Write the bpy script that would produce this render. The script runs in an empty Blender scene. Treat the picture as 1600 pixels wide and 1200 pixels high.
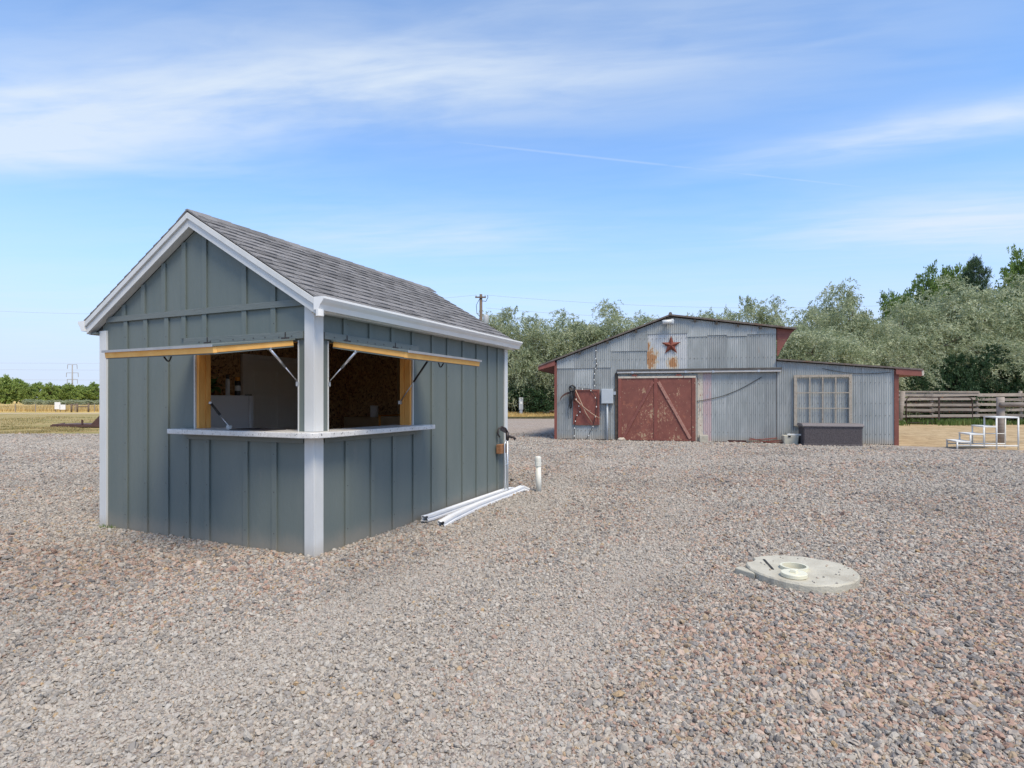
import bpy, bmesh, math, random
import numpy as np
from mathutils import Vector, Matrix
R = math.radians
random.seed(7)
rng = np.random.default_rng(11)
S = bpy.context.scene
COL = S.collection

# ------------------------------------------------------------------ camera, sky, sun, exposure
EYE, FOC, HZ = 1.46, 900.0, 625.0
cam = bpy.data.cameras.new('camera')
cam.lens = FOC / 1600 * 36
cam.sensor_width = 36
cam.shift_y = (HZ - 600) / 1600
cam.clip_start = .05
cam.clip_end = 3000
camo = bpy.data.objects.new('camera', cam)
camo.location = (0, 0, EYE)
camo.rotation_euler = (R(90), 0, 0)
COL.objects.link(camo)
S.camera = camo

SUN_DIR = Vector((.22, -.42, 0)).normalized()
SUN_EL = R(58)
sv = Vector((SUN_DIR.x * math.cos(SUN_EL), SUN_DIR.y * math.cos(SUN_EL), math.sin(SUN_EL)))
sun = bpy.data.lights.new('sun', 'SUN')
sun.energy = 3.0
sun.angle = R(22)
sun.color = (1, .87, .68)
suno = bpy.data.objects.new('sun', sun)
suno.rotation_euler = sv.to_track_quat('Z', 'Y').to_euler()
suno.location = (0, -5, 30)
COL.objects.link(suno)
S.view_settings.view_transform = 'Standard'
S.view_settings.look = 'None'
S.view_settings.gamma = 1
S.view_settings.use_curve_mapping = False
S.cycles.diffuse_bounces = 8
S.cycles.max_bounces = 14
S.view_settings.exposure = .42
SKY_STRENGTH = .16


class NT:
    """Small helper to write node trees."""
    def __init__(s, tree):
        s.t = tree; s.n = tree.nodes; s.l = tree.links
    def node(s, ty, **kw):
        n = s.n.new(ty)
        for k, v in kw.items(): setattr(n, k, v)
        return n
    def put(s, sock, v):
        if hasattr(v, 'is_linked') or isinstance(v, bpy.types.NodeSocket): s.l.new(v, sock)
        else: sock.default_value = v
    def m(s, op, a, b=0.0, c=None, clamp=False):
        n = s.node('ShaderNodeMath', operation=op, use_clamp=clamp)
        s.put(n.inputs[0], a); s.put(n.inputs[1], b)
        if c is not None: s.put(n.inputs[2], c)
        return n.outputs[0]
    def vm(s, op, a, b=(0, 0, 0)):
        n = s.node('ShaderNodeVectorMath', operation=op)
        s.put(n.inputs[0], a); s.put(n.inputs[1], b)
        return n.outputs[0]
    def mix(s, f, a, b, mode='MIX'):
        n = s.node('ShaderNodeMix', data_type='RGBA', blend_type=mode)
        s.put(n.inputs[0], f)
        for i, v in ((6, a), (7, b)):
            if isinstance(v, (tuple, list)) and len(v) == 3: v = (*v, 1)
            s.put(n.inputs[i], v)
        return n.outputs[2]
    def smooth(s, v, a, b, lo=0., hi=1.):
        n = s.node('ShaderNodeMapRange', interpolation_type='SMOOTHSTEP')
        s.put(n.inputs[0], v)
        for i, q in enumerate((a, b, lo, hi)): n.inputs[i + 1].default_value = q
        return n.outputs[0]
    def noise(s, vec, scale, detail=5, rough=.55, dist=0):
        n = s.node('ShaderNodeTexNoise')
        s.put(n.inputs['Vector'], vec)
        n.inputs['Scale'].default_value = scale; n.inputs['Detail'].default_value = detail
        n.inputs['Roughness'].default_value = rough; n.inputs['Distortion'].default_value = dist
        return n.outputs['Fac']
    def ramp(s, f, stops):
        n = s.node('ShaderNodeValToRGB')
        s.put(n.inputs[0], f)
        e = n.color_ramp.elements
        while len(e) < len(stops): e.new(.5)
        for i, (p, c) in enumerate(stops):
            e[i].position = p; e[i].color = (*c, 1)
        return n.outputs[0]


def make_world():
    w = bpy.data.worlds.new('World'); S.world = w; w.use_nodes = True
    q = NT(w.node_tree); q.n.clear()
    out = q.node('ShaderNodeOutputWorld'); bg = q.node('ShaderNodeBackground')
    sky = q.node('ShaderNodeTexSky', sky_type='NISHITA', sun_disc=False)
    sky.sun_elevation = SUN_EL
    sky.sun_rotation = math.atan2(SUN_DIR.x, SUN_DIR.y)
    sky.altitude = 1500; sky.air_density = 1.0; sky.dust_density = .6; sky.ozone_density = 1.6
    d = q.node('ShaderNodeTexCoord').outputs['Generated']
    sep = q.node('ShaderNodeSeparateXYZ'); q.l.new(d, sep.inputs[0])
    z = q.m('MAXIMUM', sep.outputs[2], .02)
    x = q.m('DIVIDE', sep.outputs[0], z); y = q.m('DIVIDE', sep.outputs[1], z)
    def comb(a, b, c=0.):
        n = q.node('ShaderNodeCombineXYZ'); q.put(n.inputs[0], a); q.put(n.inputs[1], b); q.put(n.inputs[2], c); return n.outputs[0]
    def gauss(v, w_):
        t = q.m('DIVIDE', v, w_); return q.m('EXPONENT', q.m('MULTIPLY', q.m('MULTIPLY', t, t), -1.))
    def line(y0, sl, x0, wdt):        # distance from the streak line y = y0 + sl*(x-x0)
        return gauss(q.m('SUBTRACT', y, q.m('ADD', q.m('MULTIPLY', q.m('SUBTRACT', x, x0), sl), y0)), wdt)
    g1 = q.m('MULTIPLY', line(1.90, -.14, -1.0, .34), q.smooth(x, 1.7, -.6))
    g2 = q.m('MULTIPLY', line(2.28, -.45, 1.2, .20), q.smooth(x, .5, 1.6, 0, .95))
    g3 = q.m('MULTIPLY', gauss(q.m('SUBTRACT', y, 3.3), .55), q.smooth(x, .9, 2.6, 0, .95))
    g4 = q.m('MULTIPLY', gauss(q.m('SUBTRACT', y, 3.55), .5), q.m('MULTIPLY', gauss(q.m('ADD', x, .6), 1.1), .62))
    g5 = q.m('MULTIPLY', line(2.35, .05, -1.8, .25), q.smooth(x, -.5, -2.2, 0, .6))
    mask = q.m('ADD', q.m('ADD', g1, g2), q.m('ADD', q.m('ADD', g3, g4), g5))
    mask = q.m('ADD', mask, q.m('MULTIPLY', q.smooth(y, 3.2, 6.5), .25))
    mask = q.m('ADD', mask, .13)
    mask = q.m('ADD', mask, q.smooth(y, 1.5, .3, 0, .38))      # thin cirrus continued unseen overhead and behind, added to whiten the light
    ca, sa = math.cos(-.16), math.sin(-.16)
    xr = q.m('ADD', q.m('MULTIPLY', x, ca), q.m('MULTIPLY', y, sa)); yr = q.m('SUBTRACT', q.m('MULTIPLY', y, ca), q.m('MULTIPLY', x, sa))
    n1 = q.noise(comb(q.m('MULTIPLY', xr, .5), q.m('MULTIPLY', yr, 1.5), 3.3), 1.5, 7, .52, .8)
    n2 = q.noise(comb(q.m('MULTIPLY', xr, .9), q.m('MULTIPLY', yr, 3.0), 9.1), 3.0, 7, .55, .5)
    nn = q.smooth(q.m('ADD', q.m('MULTIPLY', n1, .7), q.m('MULTIPLY', n2, .3)), .28, .70)
    cl = q.m('MULTIPLY', mask, q.m('ADD', q.m('MULTIPLY', nn, .75), .28), clamp=True)
    ctr = q.m('MULTIPLY', line(2.195, .253, -.366, .014), q.m('MULTIPLY', q.smooth(x, -.7, .1), q.smooth(x, 1.95, 1.5, 0, .34)))
    ctr = q.m('MULTIPLY', ctr, q.smooth(n2, .3, .6, .5, 1))
    cl = q.m('MAXIMUM', cl, ctr)
    hz = q.smooth(sep.outputs[2], .36, .0, 0, .92)
    base = q.mix(1.0, sky.outputs[0], SKY_TINT, 'MULTIPLY')
    base = q.mix(hz, base, HAZE_COL)
    col = q.mix(q.m('MULTIPLY', cl, .85), base, CLOUD_COL)
    q.l.new(col, bg.inputs[0]); bg.inputs[1].default_value = SKY_STRENGTH
    q.l.new(bg.outputs[0], out.inputs[0])
SKY_TINT = (.93, 1.20, 1.38)
CLOUD_COL = (3.6, 4.05, 4.55)
HAZE_COL = (2.75, 3.05, 4.15)
make_world()

# ------------------------------------------------------------------ places measured on the ground
KC = Vector((-1.83, 5.32, 0)); KA = math.atan2(.911, .412)         # kiosk near corner; its local x runs along the side wall, y along the gable wall
BC = Vector((1.60, 21.2, 0)); BA = math.atan2(-2.7, 10.67)         # barn left front corner; local x along the front, y to the back
MK = Matrix.Translation(KC) @ Matrix.Rotation(KA, 4, 'Z')
MB_ = Matrix.Translation(BC) @ Matrix.Rotation(BA, 4, 'Z')
def K(x, y, z): return MK @ Vector((x, y, z))
def B(x, y, z): return MB_ @ Vector((x, y, z))

# ------------------------------------------------------------------ materials
MATS = {}
def pmat(name, c1, c2=None, scale=6., rough=.6, metal=0., bump=0., bscale=60., stretch=(1, 1, 1), var=.0, lohi=(.3, .7), detail=6,
         spots=None, spots2=None, spec=.5, trans=0., coord='Object', bstretch=None):
    """colour between c1 and c2 by noise; spots = (colour, scale, threshold, softness, stretch); var = piece to piece change of value"""
    m = bpy.data.materials.new(name); m.use_nodes = True; MATS[name] = m
    q = NT(m.node_tree); p = q.n['Principled BSDF']
    tc = q.node('ShaderNodeTexCoord').outputs[coord]
    oi = q.node('ShaderNodeObjectInfo')
    off = q.vm('SCALE', (17.3, 9.1, 5.7)); off.node.inputs[3].default_value = 1; q.l.new(oi.outputs['Random'], off.node.inputs[3])
    v0 = q.vm('ADD', tc, off)
    v = q.vm('MULTIPLY', v0, stretch)
    col = q.ramp(q.noise(v, scale, detail), [(lohi[0], c1), (lohi[1], c2 or c1)])
    for sp in (spots, spots2):
        if sp:
            c, sc, th, so = sp[:4]; st = sp[4] if len(sp) > 4 else (1, 1, 1)
            f = q.smooth(q.noise(q.vm('MULTIPLY', v0, st), sc, 8, .62), th, th + so)
            col = q.mix(f, col, c)
    if var:
        h = q.node('ShaderNodeHueSaturation'); h.inputs['Saturation'].default_value = 1
        q.put(h.inputs['Value'], q.m('ADD', q.m('MULTIPLY', oi.outputs['Random'], 2 * var), 1 - var)); q.l.new(col, h.inputs['Color'])
        col = h.outputs[0]
    q.l.new(col, p.inputs['Base Color'])
    p.inputs['Roughness'].default_value = rough; p.inputs['Metallic'].default_value = metal
    p.inputs['Specular IOR Level'].default_value = spec
    if trans: p.inputs['Transmission Weight'].default_value = trans
    if bump:
        b = q.node('ShaderNodeBump'); b.inputs['Strength'].default_value = bump; b.inputs['Distance'].default_value = .01
        q.l.new(q.noise(q.vm('MULTIPLY', v0, bstretch or stretch), bscale, 5), b.inputs['Height']); q.l.new(b.outputs[0], p.inputs['Normal'])
    return m

M = MATS
def after(m):
    q = NT(m.node_tree); p = q.n['Principled BSDF']; src = p.inputs['Base Color'].links[0].from_socket
    return q, p, src, q.node('ShaderNodeTexCoord').outputs['Object']
def dusty(m, col, top, amt):
    q, p, src, tc = after(m)
    sp = q.node('ShaderNodeSeparateXYZ'); q.l.new(tc, sp.inputs[0])
    f = q.m('MULTIPLY', q.smooth(q.m('ADD', sp.outputs[2], q.m('MULTIPLY', q.noise(tc, 5, 6, .65), -.5 * top)), top * .6, -.25 * top), amt)
    q.l.new(q.mix(f, src, col), p.inputs['Base Color'])
def stains(m, blobs, cols, sc=7, k=2.6, lo=0.):
    q, p, src, tc = after(m)
    sp = q.node('ShaderNodeSeparateXYZ'); q.l.new(tc, sp.inputs[0])
    nz = q.noise(q.vm('MULTIPLY', tc, (1.4, 1, .8)), sc, 8, .7)
    tot = None
    for cx, cz, rx, rz in blobs:
        a = q.m('DIVIDE', q.m('SUBTRACT', sp.outputs[0], cx), rx); b = q.m('DIVIDE', q.m('SUBTRACT', sp.outputs[2], cz), rz)
        d = q.m('SQRT', q.m('ADD', q.m('MULTIPLY', a, a), q.m('MULTIPLY', b, b)))
        g_ = q.m('SUBTRACT', 1.0, d); tot = g_ if tot is None else q.m('MAXIMUM', tot, g_)
    f = q.m('ADD', tot, q.m('MULTIPLY', q.m('SUBTRACT', nz, .5 + lo), k))
    c = q.mix(q.smooth(f, -.15, .10, 0, .8), src, cols[0]); c = q.mix(q.smooth(f, .15, .42, 0, .95), c, cols[1])
    q.l.new(c, p.inputs['Base Color'])
pmat('siding_paint', (.122, .150, .143), (.147, .172, .162), 2.5, .55, bump=.25, bscale=30, stretch=(1, 1, .25), spots=((.175, .180, .165), 7, .62, .2, (1, 1, .3)), spec=.35)
pmat('siding_grain', (.130, .153, .148), (.155, .175, .167), 3, .55, bump=.5, bscale=26, stretch=(1, .35, 2.2), spec=.35)
pmat('white_trim', (.58, .59, .58), (.66, .665, .65), 5, .5, bump=.15, bscale=40, stretch=(1, 1, .3), spots=((.55, .55, .54), 10, .68, .15))
pmat('gutter_white', (.75, .75, .73), (.80, .80, .78), 3, .35, spots=((.6, .6, .58), 6, .66, .2))
pmat('pine', (.70, .30, .06), (.82, .42, .11), 8, .6, stretch=(4, 4, .5), bump=.1, bscale=40, var=.08, spots=((.33, .14, .03), 9, .70, .06))
pmat('pine_pale', (.76, .38, .085), (.86, .49, .145), 8, .6, stretch=(1, 1, 1), bump=.1, bscale=40, var=.08, spots=((.35, .17, .05), 9, .69, .06))
pmat('shingle_asphalt', (.155, .151, .152), (.25, .244, .242), 55, .95, bump=.6, bscale=220, var=.24, spec=.15, spots=((.085, .082, .083), 14, .62, .2))
pmat('roof_underlay', (.06, .058, .055), (.09, .085, .08), 20, .95)
pmat('granite_counter', (.70, .69, .67), (.58, .57, .55), 16, .35, spots=((.10, .10, .11), 52, .615, .03), spots2=((.40, .34, .30), 40, .62, .04), var=0)
pmat('osb', (.42, .24, .11), (.64, .42, .21), 22, .8, bump=.3, bscale=30, lohi=(.38, .62), detail=2, spots=((.20, .095, .04), 26, .56, .03), stretch=(1, 1, 1))
pmat('plywood_dark', (.46, .34, .2), (.54, .4, .25), 6, .8)
pmat('door_paint', (.82, .79, .72), (.85, .82, .75), 4, .5)
pmat('fridge_white', (.78, .79, .82), (.80, .81, .83), 3, .3)
pmat('black_rubber', (.015, .015, .016), (.025, .025, .026), 20, .5)
pmat('steel', (.55, .56, .58), (.62, .62, .64), 20, .3, .9)
pmat('galvanised', (.46, .49, .52), (.58, .60, .62), 9, .42, .7, bump=.05)
pmat('cast_iron', (.035, .032, .036), (.07, .055, .05), 30, .55, .4, bump=.3)
pmat('old_board', (.22, .10, .045), (.32, .16, .075), 14, .8, stretch=(1, 1, 3), bump=.3)
pmat('pvc_cream', (.66, .65, .56), (.74, .73, .66), 6, .45, spots=((.42, .36, .24), 8, .64, .2))
pmat('pvc_dirty', (.45, .38, .28), (.62, .58, .48), 8, .6)
pmat('downspout_white', (.72, .73, .74), (.80, .80, .80), 4, .4, spots=((.50, .45, .40), 7, .62, .25))
pmat('concrete', (.41, .385, .31), (.52, .49, .40), 7, .9, bump=.6, bscale=70, spots=((.33, .29, .22), 4, .54, .25), spots2=((.27, .23, .17), 45, .62, .12))
pmat('concrete_side', (.30, .26, .20), (.45, .40, .32), 12, .9, bump=.6, bscale=60)
pmat('cream_plastic', (.66, .63, .47), (.72, .70, .55), 5, .4)
pmat('dark_slot', (.02, .018, .016), (.03, .03, .03), 9, .9)
# barn
pmat('sheet_metal', (.275, .297, .293), (.375, .392, .385), 3.0, .55, .2, stretch=(1, 1, .35), bump=.05, var=.17, spec=.4,
     spots=((.50, .515, .52), 7, .56, .25, (1.8, 1, .3)), spots2=((.33, .21, .13), 8, .655, .07, (2.2, 1, .35)))
pmat('sheet_rusty', (.40, .42, .43), (.49, .50, .50), 3, .6, .1, var=.05)
pmat('sheet_pink', (.42, .31, .31), (.47, .38, .38), 4, .6, .1, stretch=(1, 1, .4), spots=((.33, .37, .40), 6, .52, .2, (1, 1, .3)))
pmat('barn_roof', (.10, .085, .075), (.2, .17, .15), 6, .8, .2, spots=((.16, .07, .03), 5, .55, .2))
pmat('dark_timber', (.045, .035, .028), (.10, .08, .06), 12, .85, bump=.3)
pmat('barn_red', (.165, .048, .036), (.23, .075, .055), 5, .7, bump=.2, bscale=30, stretch=(1, 1, .5), var=.06, spots=((.46, .33, .22), 7, .645, .05, (1, 1, .6)), spots2=((.09, .03, .025), 9, .60, .15))
pmat('barn_red_worn', (.155, .05, .037), (.215, .073, .052), 4, .7, bump=.2, bscale=30, var=.05, spots=((.42, .31, .20), 9.0, .625, .05), spots2=((.30, .11, .065), 5, .56, .2))
pmat('peeling_cream', (.45, .40, .33), (.58, .53, .44), 14, .8, spots=((.26, .11, .08), 22, .585, .06, (1, 1, .4)))
pmat('pole_pale', (.30, .19, .13), (.44, .31, .23), 9, .7)
pmat('brace_dark', (.15, .045, .036), (.24, .085, .065), 9, .7, spots=((.40, .27, .2), 12, .62, .08))
pmat('brace_pale', (.30, .13, .10), (.42, .24, .18), 9, .7, spots=((.2, .06, .05), 9, .56, .1))
pmat('soffit_red', (.18, .055, .042), (.24, .085, .065), 4, .7, stretch=(1, 4, 1), var=.05)
pmat('track_metal', (.5, .47, .43), (.6, .57, .53), 6, .5, .2, spots=((.25, .14, .08), 5, .60, .15))
pmat('track_dark', (.07, .065, .06), (.12, .11, .1), 8, .7, .2)
pmat('grey_box', (.40, .44, .47), (.46, .5, .52), 5, .5)
pmat('star_rust', (.15, .035, .022), (.22, .06, .035), 8, .65, .2, bump=.1)
pmat('lamp_glass', (.62, .64, .62), (.7, .72, .7), 5, .25)
pmat('weathered_white', (.27, .235, .19), (.42, .375, .31), 12, .8, stretch=(1, 1, 1), bump=.2, spots=((.22, .17, .12), 12, .58, .1))
pmat('wicker', (.05, .041, .043), (.13, .112, .115), 26, .6, bump=.3, bscale=150, spots=((.09, .055, .04), 3, .62, .2))
pmat('wicker_lid', (.15, .13, .13), (.22, .2, .2), 40, .55, bump=.3, bscale=120)
pmat('pale_tub', (.44, .42, .34), (.54, .52, .43), 6, .6)
pmat('stone', (.42, .36, .28), (.55, .49, .40), 8, .9, bump=.5, bscale=30)
pmat('cable_black', (.02, .02, .022), (.03, .03, .03), 9, .6)
pmat('bulb_white', (.75, .75, .7), (.8, .8, .75), 9, .2)
# far things
pmat('fence_wood', (.235, .20, .17), (.36, .315, .27), 5, .85, stretch=(.4, .4, 3), bump=.4, bscale=20, var=.22, spots=((.15, .11, .085), 4, .60, .15, (.3, .3, 2)))
pmat('gate_pipe', (.045, .032, .03), (.085, .06, .05), 8, .6, .4, spots=((.23, .1, .05), 6, .58, .1))
pmat('paint_white', (.66, .67, .64), (.76, .76, .73), 6, .5, spots=((.4, .33, .25), 8, .66, .1))
pmat('pole_wood', (.11, .078, .055), (.17, .125, .09), 8, .85, stretch=(3, 3, .3))
pmat('transformer_grey', (.42, .44, .45), (.48, .5, .5), 6, .4)
pmat('rust_brown', (.075, .04, .032), (.125, .065, .05), 4, .7, .2, bump=.2)
pmat('pylon_grey', (.28, .27, .26), (.33, .32, .31), 3, .6)
pmat('sign_white', (.8, .8, .8), (.82, .81, .8), 3, .5)
pmat('bark', (.085, .062, .048), (.16, .12, .095), 7, .9, stretch=(3, 3, .6), bump=.6, bscale=14)
pmat('box_card', (.36, .25, .13), (.42, .3, .17), 5, .8)
pmat('paper_roll', (.76, .75, .72), (.8, .79, .76), 5, .8)
pmat('can_dark', (.03, .03, .032), (.05, .05, .05), 6, .4)
pmat('can_white', (.7, .72, .72), (.75, .75, .75), 6, .4)
pmat('can_orange', (.75, .30, .05), (.8, .34, .06), 6, .4)
pmat('pot_dark', (.09, .03, .03), (.12, .04, .04), 6, .6)


dusty(M['siding_paint'], (.30, .26, .21), .30, .55)
dusty(M['white_trim'], (.42, .37, .30), .22, .6)
dusty(M['sheet_metal'], (.36, .30, .23), .35, .6)
stains(M['sheet_rusty'], [(3.40, 2.92, .26, .42), (4.16, 2.74, .22, .26), (3.3, 3.35, .12, .2)], ((.50, .42, .30), (.36, .175, .07)))
stains(M['barn_red_worn'], [(3.2, .2, .8, .38), (4.3, .12, .75, .4), (3.15, 1.75, .3, .35), (4.3, 1.7, .25, .4), (2.5, .4, .3, .5), (3.6, 1.0, 1.2, .9)], ((.26, .09, .062), (.40, .29, .18)), 15, 4.6, .165)


def leaf_mat(name, cols, trans=.3, rough=.55, patch=.45):
    """leaf colour differs from leaf to leaf and gently from bough to bough"""
    m = bpy.data.materials.new(name); m.use_nodes = True; M[name] = m
    q = NT(m.node_tree); p = q.n['Principled BSDF']; out = q.n['Material Output']
    ge = q.node('ShaderNodeNewGeometry'); rnd = ge.outputs['Random Per Island']
    tc = q.node('ShaderNodeTexCoord').outputs['Object']
    f = q.m('ADD', q.m('MULTIPLY', rnd, 1 - patch), q.m('MULTIPLY', q.smooth(q.noise(tc, .9, 3), .3, .7), patch))
    n = len(cols)
    col = q.ramp(f, [(i / (n - 1), c) for i, c in enumerate(cols)])
    q.l.new(col, p.inputs['Base Color']); p.inputs['Roughness'].default_value = rough; p.inputs['Specular IOR Level'].default_value = .3
    tr = q.node('ShaderNodeBsdfTranslucent'); q.l.new(col, tr.inputs[0])
    mx = q.node('ShaderNodeMixShader'); mx.inputs[0].default_value = trans
    q.l.new(p.outputs[0], mx.inputs[1]); q.l.new(tr.outputs[0], mx.inputs[2]); q.l.new(mx.outputs[0], out.inputs[0])
    return m
leaf_mat('olive_leaf', [(.11, .15, .07), (.29, .34, .19), (.46, .50, .32), (.62, .64, .47)], .4)  # dark low stop mixes shadow pockets of the crown into the leaf colour
leaf_mat('green_leaf', [(.09, .16, .035), (.16, .25, .06), (.26, .36, .10)])
leaf_mat('dark_leaf', [(.018, .045, .02), (.04, .085, .035), (.075, .125, .055)])
leaf_mat('pine_needle', [(.04, .075, .035), (.07, .12, .055), (.11, .16, .08)], .2)
leaf_mat('far_leaf', [(.15, .23, .05), (.27, .36, .09), (.42, .48, .17)])
leaf_mat('sage_leaf', [(.30, .34, .2), (.4, .44, .28), (.5, .52, .36)])
leaf_mat('houseplant_leaf', [(.05, .14, .04), (.12, .24, .08), (.25, .38, .18)])
leaf_mat('dry_blade', [(.45, .33, .13), (.58, .43, .18), (.68, .54, .26)], .3)
leaf_mat('weed_blade', [(.06, .12, .025), (.12, .19, .05), (.24, .26, .09)], .3)
leaf_mat('mown_blade', [(.16, .16, .05), (.30, .25, .10), (.46, .36, .17), (.52, .42, .22)], .3)


def ground_mats():
    # gravel beneath and beyond the loose stones
    m = bpy.data.materials.new('gravel_ground'); m.use_nodes = True; M['gravel_ground'] = m
    q = NT(m.node_tree); p = q.n['Principled BSDF']
    pos = q.node('ShaderNodeNewGeometry').outputs['Position']
    vo = q.node('ShaderNodeTexVoronoi'); vo.inputs['Scale'].default_value = 34; q.l.new(pos, vo.inputs['Vector'])
    sc = q.node('ShaderNodeSeparateColor'); q.l.new(vo.outputs['Color'], sc.inputs[0])
    grey = q.ramp(sc.outputs[0], [(0, (.15, .145, .145)), (.3, (.29, .275, .265)), (.65, (.40, .375, .355)), (1, (.53, .505, .48))])
    pink = q.ramp(sc.outputs[1], [(0, (.13, .125, .13)), (.3, (.28, .215, .19)), (.6, (.40, .30, .255)), (.85, (.44, .35, .27)), (1, (.54, .49, .45))])
    big = q.smooth(q.noise(pos, .22, 4, .5), .42, .62)
    col = q.mix(q.m('ADD', q.m('MULTIPLY', big, .5), .35), grey, pink)
    vc = q.node('ShaderNodeTexVoronoi'); vc.inputs['Scale'].default_value = 19; q.l.new(pos, vc.inputs['Vector'])
    s2 = q.node('ShaderNodeSeparateColor'); q.l.new(vc.outputs['Color'], s2.inputs[0])
    clod = q.ramp(s2.outputs[0], [(0, (.13, .105, .085)), (.35, (.33, .27, .22)), (.7, (.42, .355, .295)), (1, (.58, .52, .44))])
    col = q.mix(.62, col, clod)
    tex = q.noise(pos, 1.3, 5, .6)
    col = q.mix(q.smooth(tex, .35, .7, 0, .28), col, (.28, .235, .19))
    q.l.new(col, p.inputs['Base Color']); p.inputs['Roughness'].default_value = .9; p.inputs['Specular IOR Level'].default_value = .2
    b = q.node('ShaderNodeBump'); b.inputs['Strength'].default_value = 1; b.inputs['Distance'].default_value = .02; b.invert = True
    q.l.new(vo.outputs['Distance'], b.inputs['Height']); q.l.new(b.outputs[0], p.inputs['Normal'])
    # dry mown grass and golden field
    m = bpy.data.materials.new('field_ground'); m.use_nodes = True; M['field_ground'] = m
    q = NT(m.node_tree); p = q.n['Principled BSDF']
    pos = q.node('ShaderNodeNewGeometry').outputs['Position']
    sp = q.node('ShaderNodeSeparateXYZ'); q.l.new(pos, sp.inputs[0])
    st = q.vm('MULTIPLY', pos, (.5, 1.3, 1))
    mown = q.ramp(q.noise(st, .5, 8, .65), [(.34, (.20, .19, .065)), (.45, (.33, .27, .11)), (.56, (.44, .33, .16)), (.7, (.50, .39, .20))])
    fine = q.noise(q.vm('MULTIPLY', pos, (1, .6, 1)), 5, 6, .7)
    mown = q.mix(q.smooth(fine, .35, .65, 0, .45), mown, (.13, .13, .045))
    gold = q.ramp(q.noise(q.vm('MULTIPLY', pos, (1, .3, 1)), .35, 7, .65), [(.3, (.46, .32, .11)), (.55, (.60, .44, .17)), (.75, (.70, .55, .27))])
    edge = q.m('ADD', sp.outputs[1], q.m('MULTIPLY', q.noise(pos, .2, 3), 6))
    col = q.mix(q.smooth(edge, 68, 72), mown, gold)
    trk = q.m('MULTIPLY', q.smooth(edge, 62, 64), q.smooth(edge, 69, 66))
    col = q.mix(q.m('MULTIPLY', trk, .7), col, (.50, .40, .28))
    q.l.new(col, p.inputs['Base Color']); p.inputs['Roughness'].default_value = .95; p.inputs['Specular IOR Level'].default_value = .1
    b = q.node('ShaderNodeBump'); b.inputs['Strength'].default_value = .8; b.inputs['Distance'].default_value = .05
    q.l.new(fine, b.inputs['Height']); q.l.new(b.outputs[0], p.inputs['Normal'])
    # corral dirt
    m = bpy.data.materials.new('dirt'); m.use_nodes = True; M['dirt'] = m
    q = NT(m.node_tree); p = q.n['Principled BSDF']
    pos = q.node('ShaderNodeNewGeometry').outputs['Position']
    col = q.ramp(q.noise(pos, 1.2, 9, .7), [(.30, (.29, .205, .115)), (.52, (.46, .345, .205)), (.72, (.59, .47, .31))])
    col = q.mix(q.smooth(q.noise(q.vm('MULTIPLY', pos, (1, .35, 1)), 5, 5, .7), .55, .64, 0, .75), col, (.19, .135, .07))
    q.l.new(col, p.inputs['Base Color']); p.inputs['Roughness'].default_value = .95; p.inputs['Specular IOR Level'].default_value = .1
    b = q.node('ShaderNodeBump'); b.inputs['Strength'].default_value = .8; b.inputs['Distance'].default_value = .05
    q.l.new(q.noise(pos, 9, 6, .7), b.inputs['Height']); q.l.new(b.outputs[0], p.inputs['Normal'])
    # verge of straw grass
    m = bpy.data.materials.new('verge_ground'); m.use_nodes = True; M['verge_ground'] = m
    q = NT(m.node_tree); p = q.n['Principled BSDF']
    pos = q.node('ShaderNodeNewGeometry').outputs['Position']
    col = q.ramp(q.noise(q.vm('MULTIPLY', pos, (1, 1, 3)), 1.1, 8, .7), [(.35, (.22, .17, .06)), (.5, (.46, .32, .11)), (.68, (.60, .45, .18))])
    q.l.new(col, p.inputs['Base Color']); p.inputs['Roughness'].default_value = .95
    # loose stones: colour comes with each stone
    m = bpy.data.materials.new('gravel_stone'); m.use_nodes = True; M['gravel_stone'] = m
    q = NT(m.node_tree); p = q.n['Principled BSDF']
    at = q.node('ShaderNodeAttribute', attribute_type='INSTANCER', attribute_name='tint')
    tc = q.node('ShaderNodeTexCoord').outputs['Object']
    f = q.noise(tc, 3.0, 4, .7)
    q.l.new(q.mix(q.smooth(f, .3, .7, 0, .35), at.outputs['Color'], (.30, .27, .24)), p.inputs['Base Color'])
    p.inputs['Roughness'].default_value = .85; p.inputs['Specular IOR Level'].default_value = .25
ground_mats()

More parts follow.
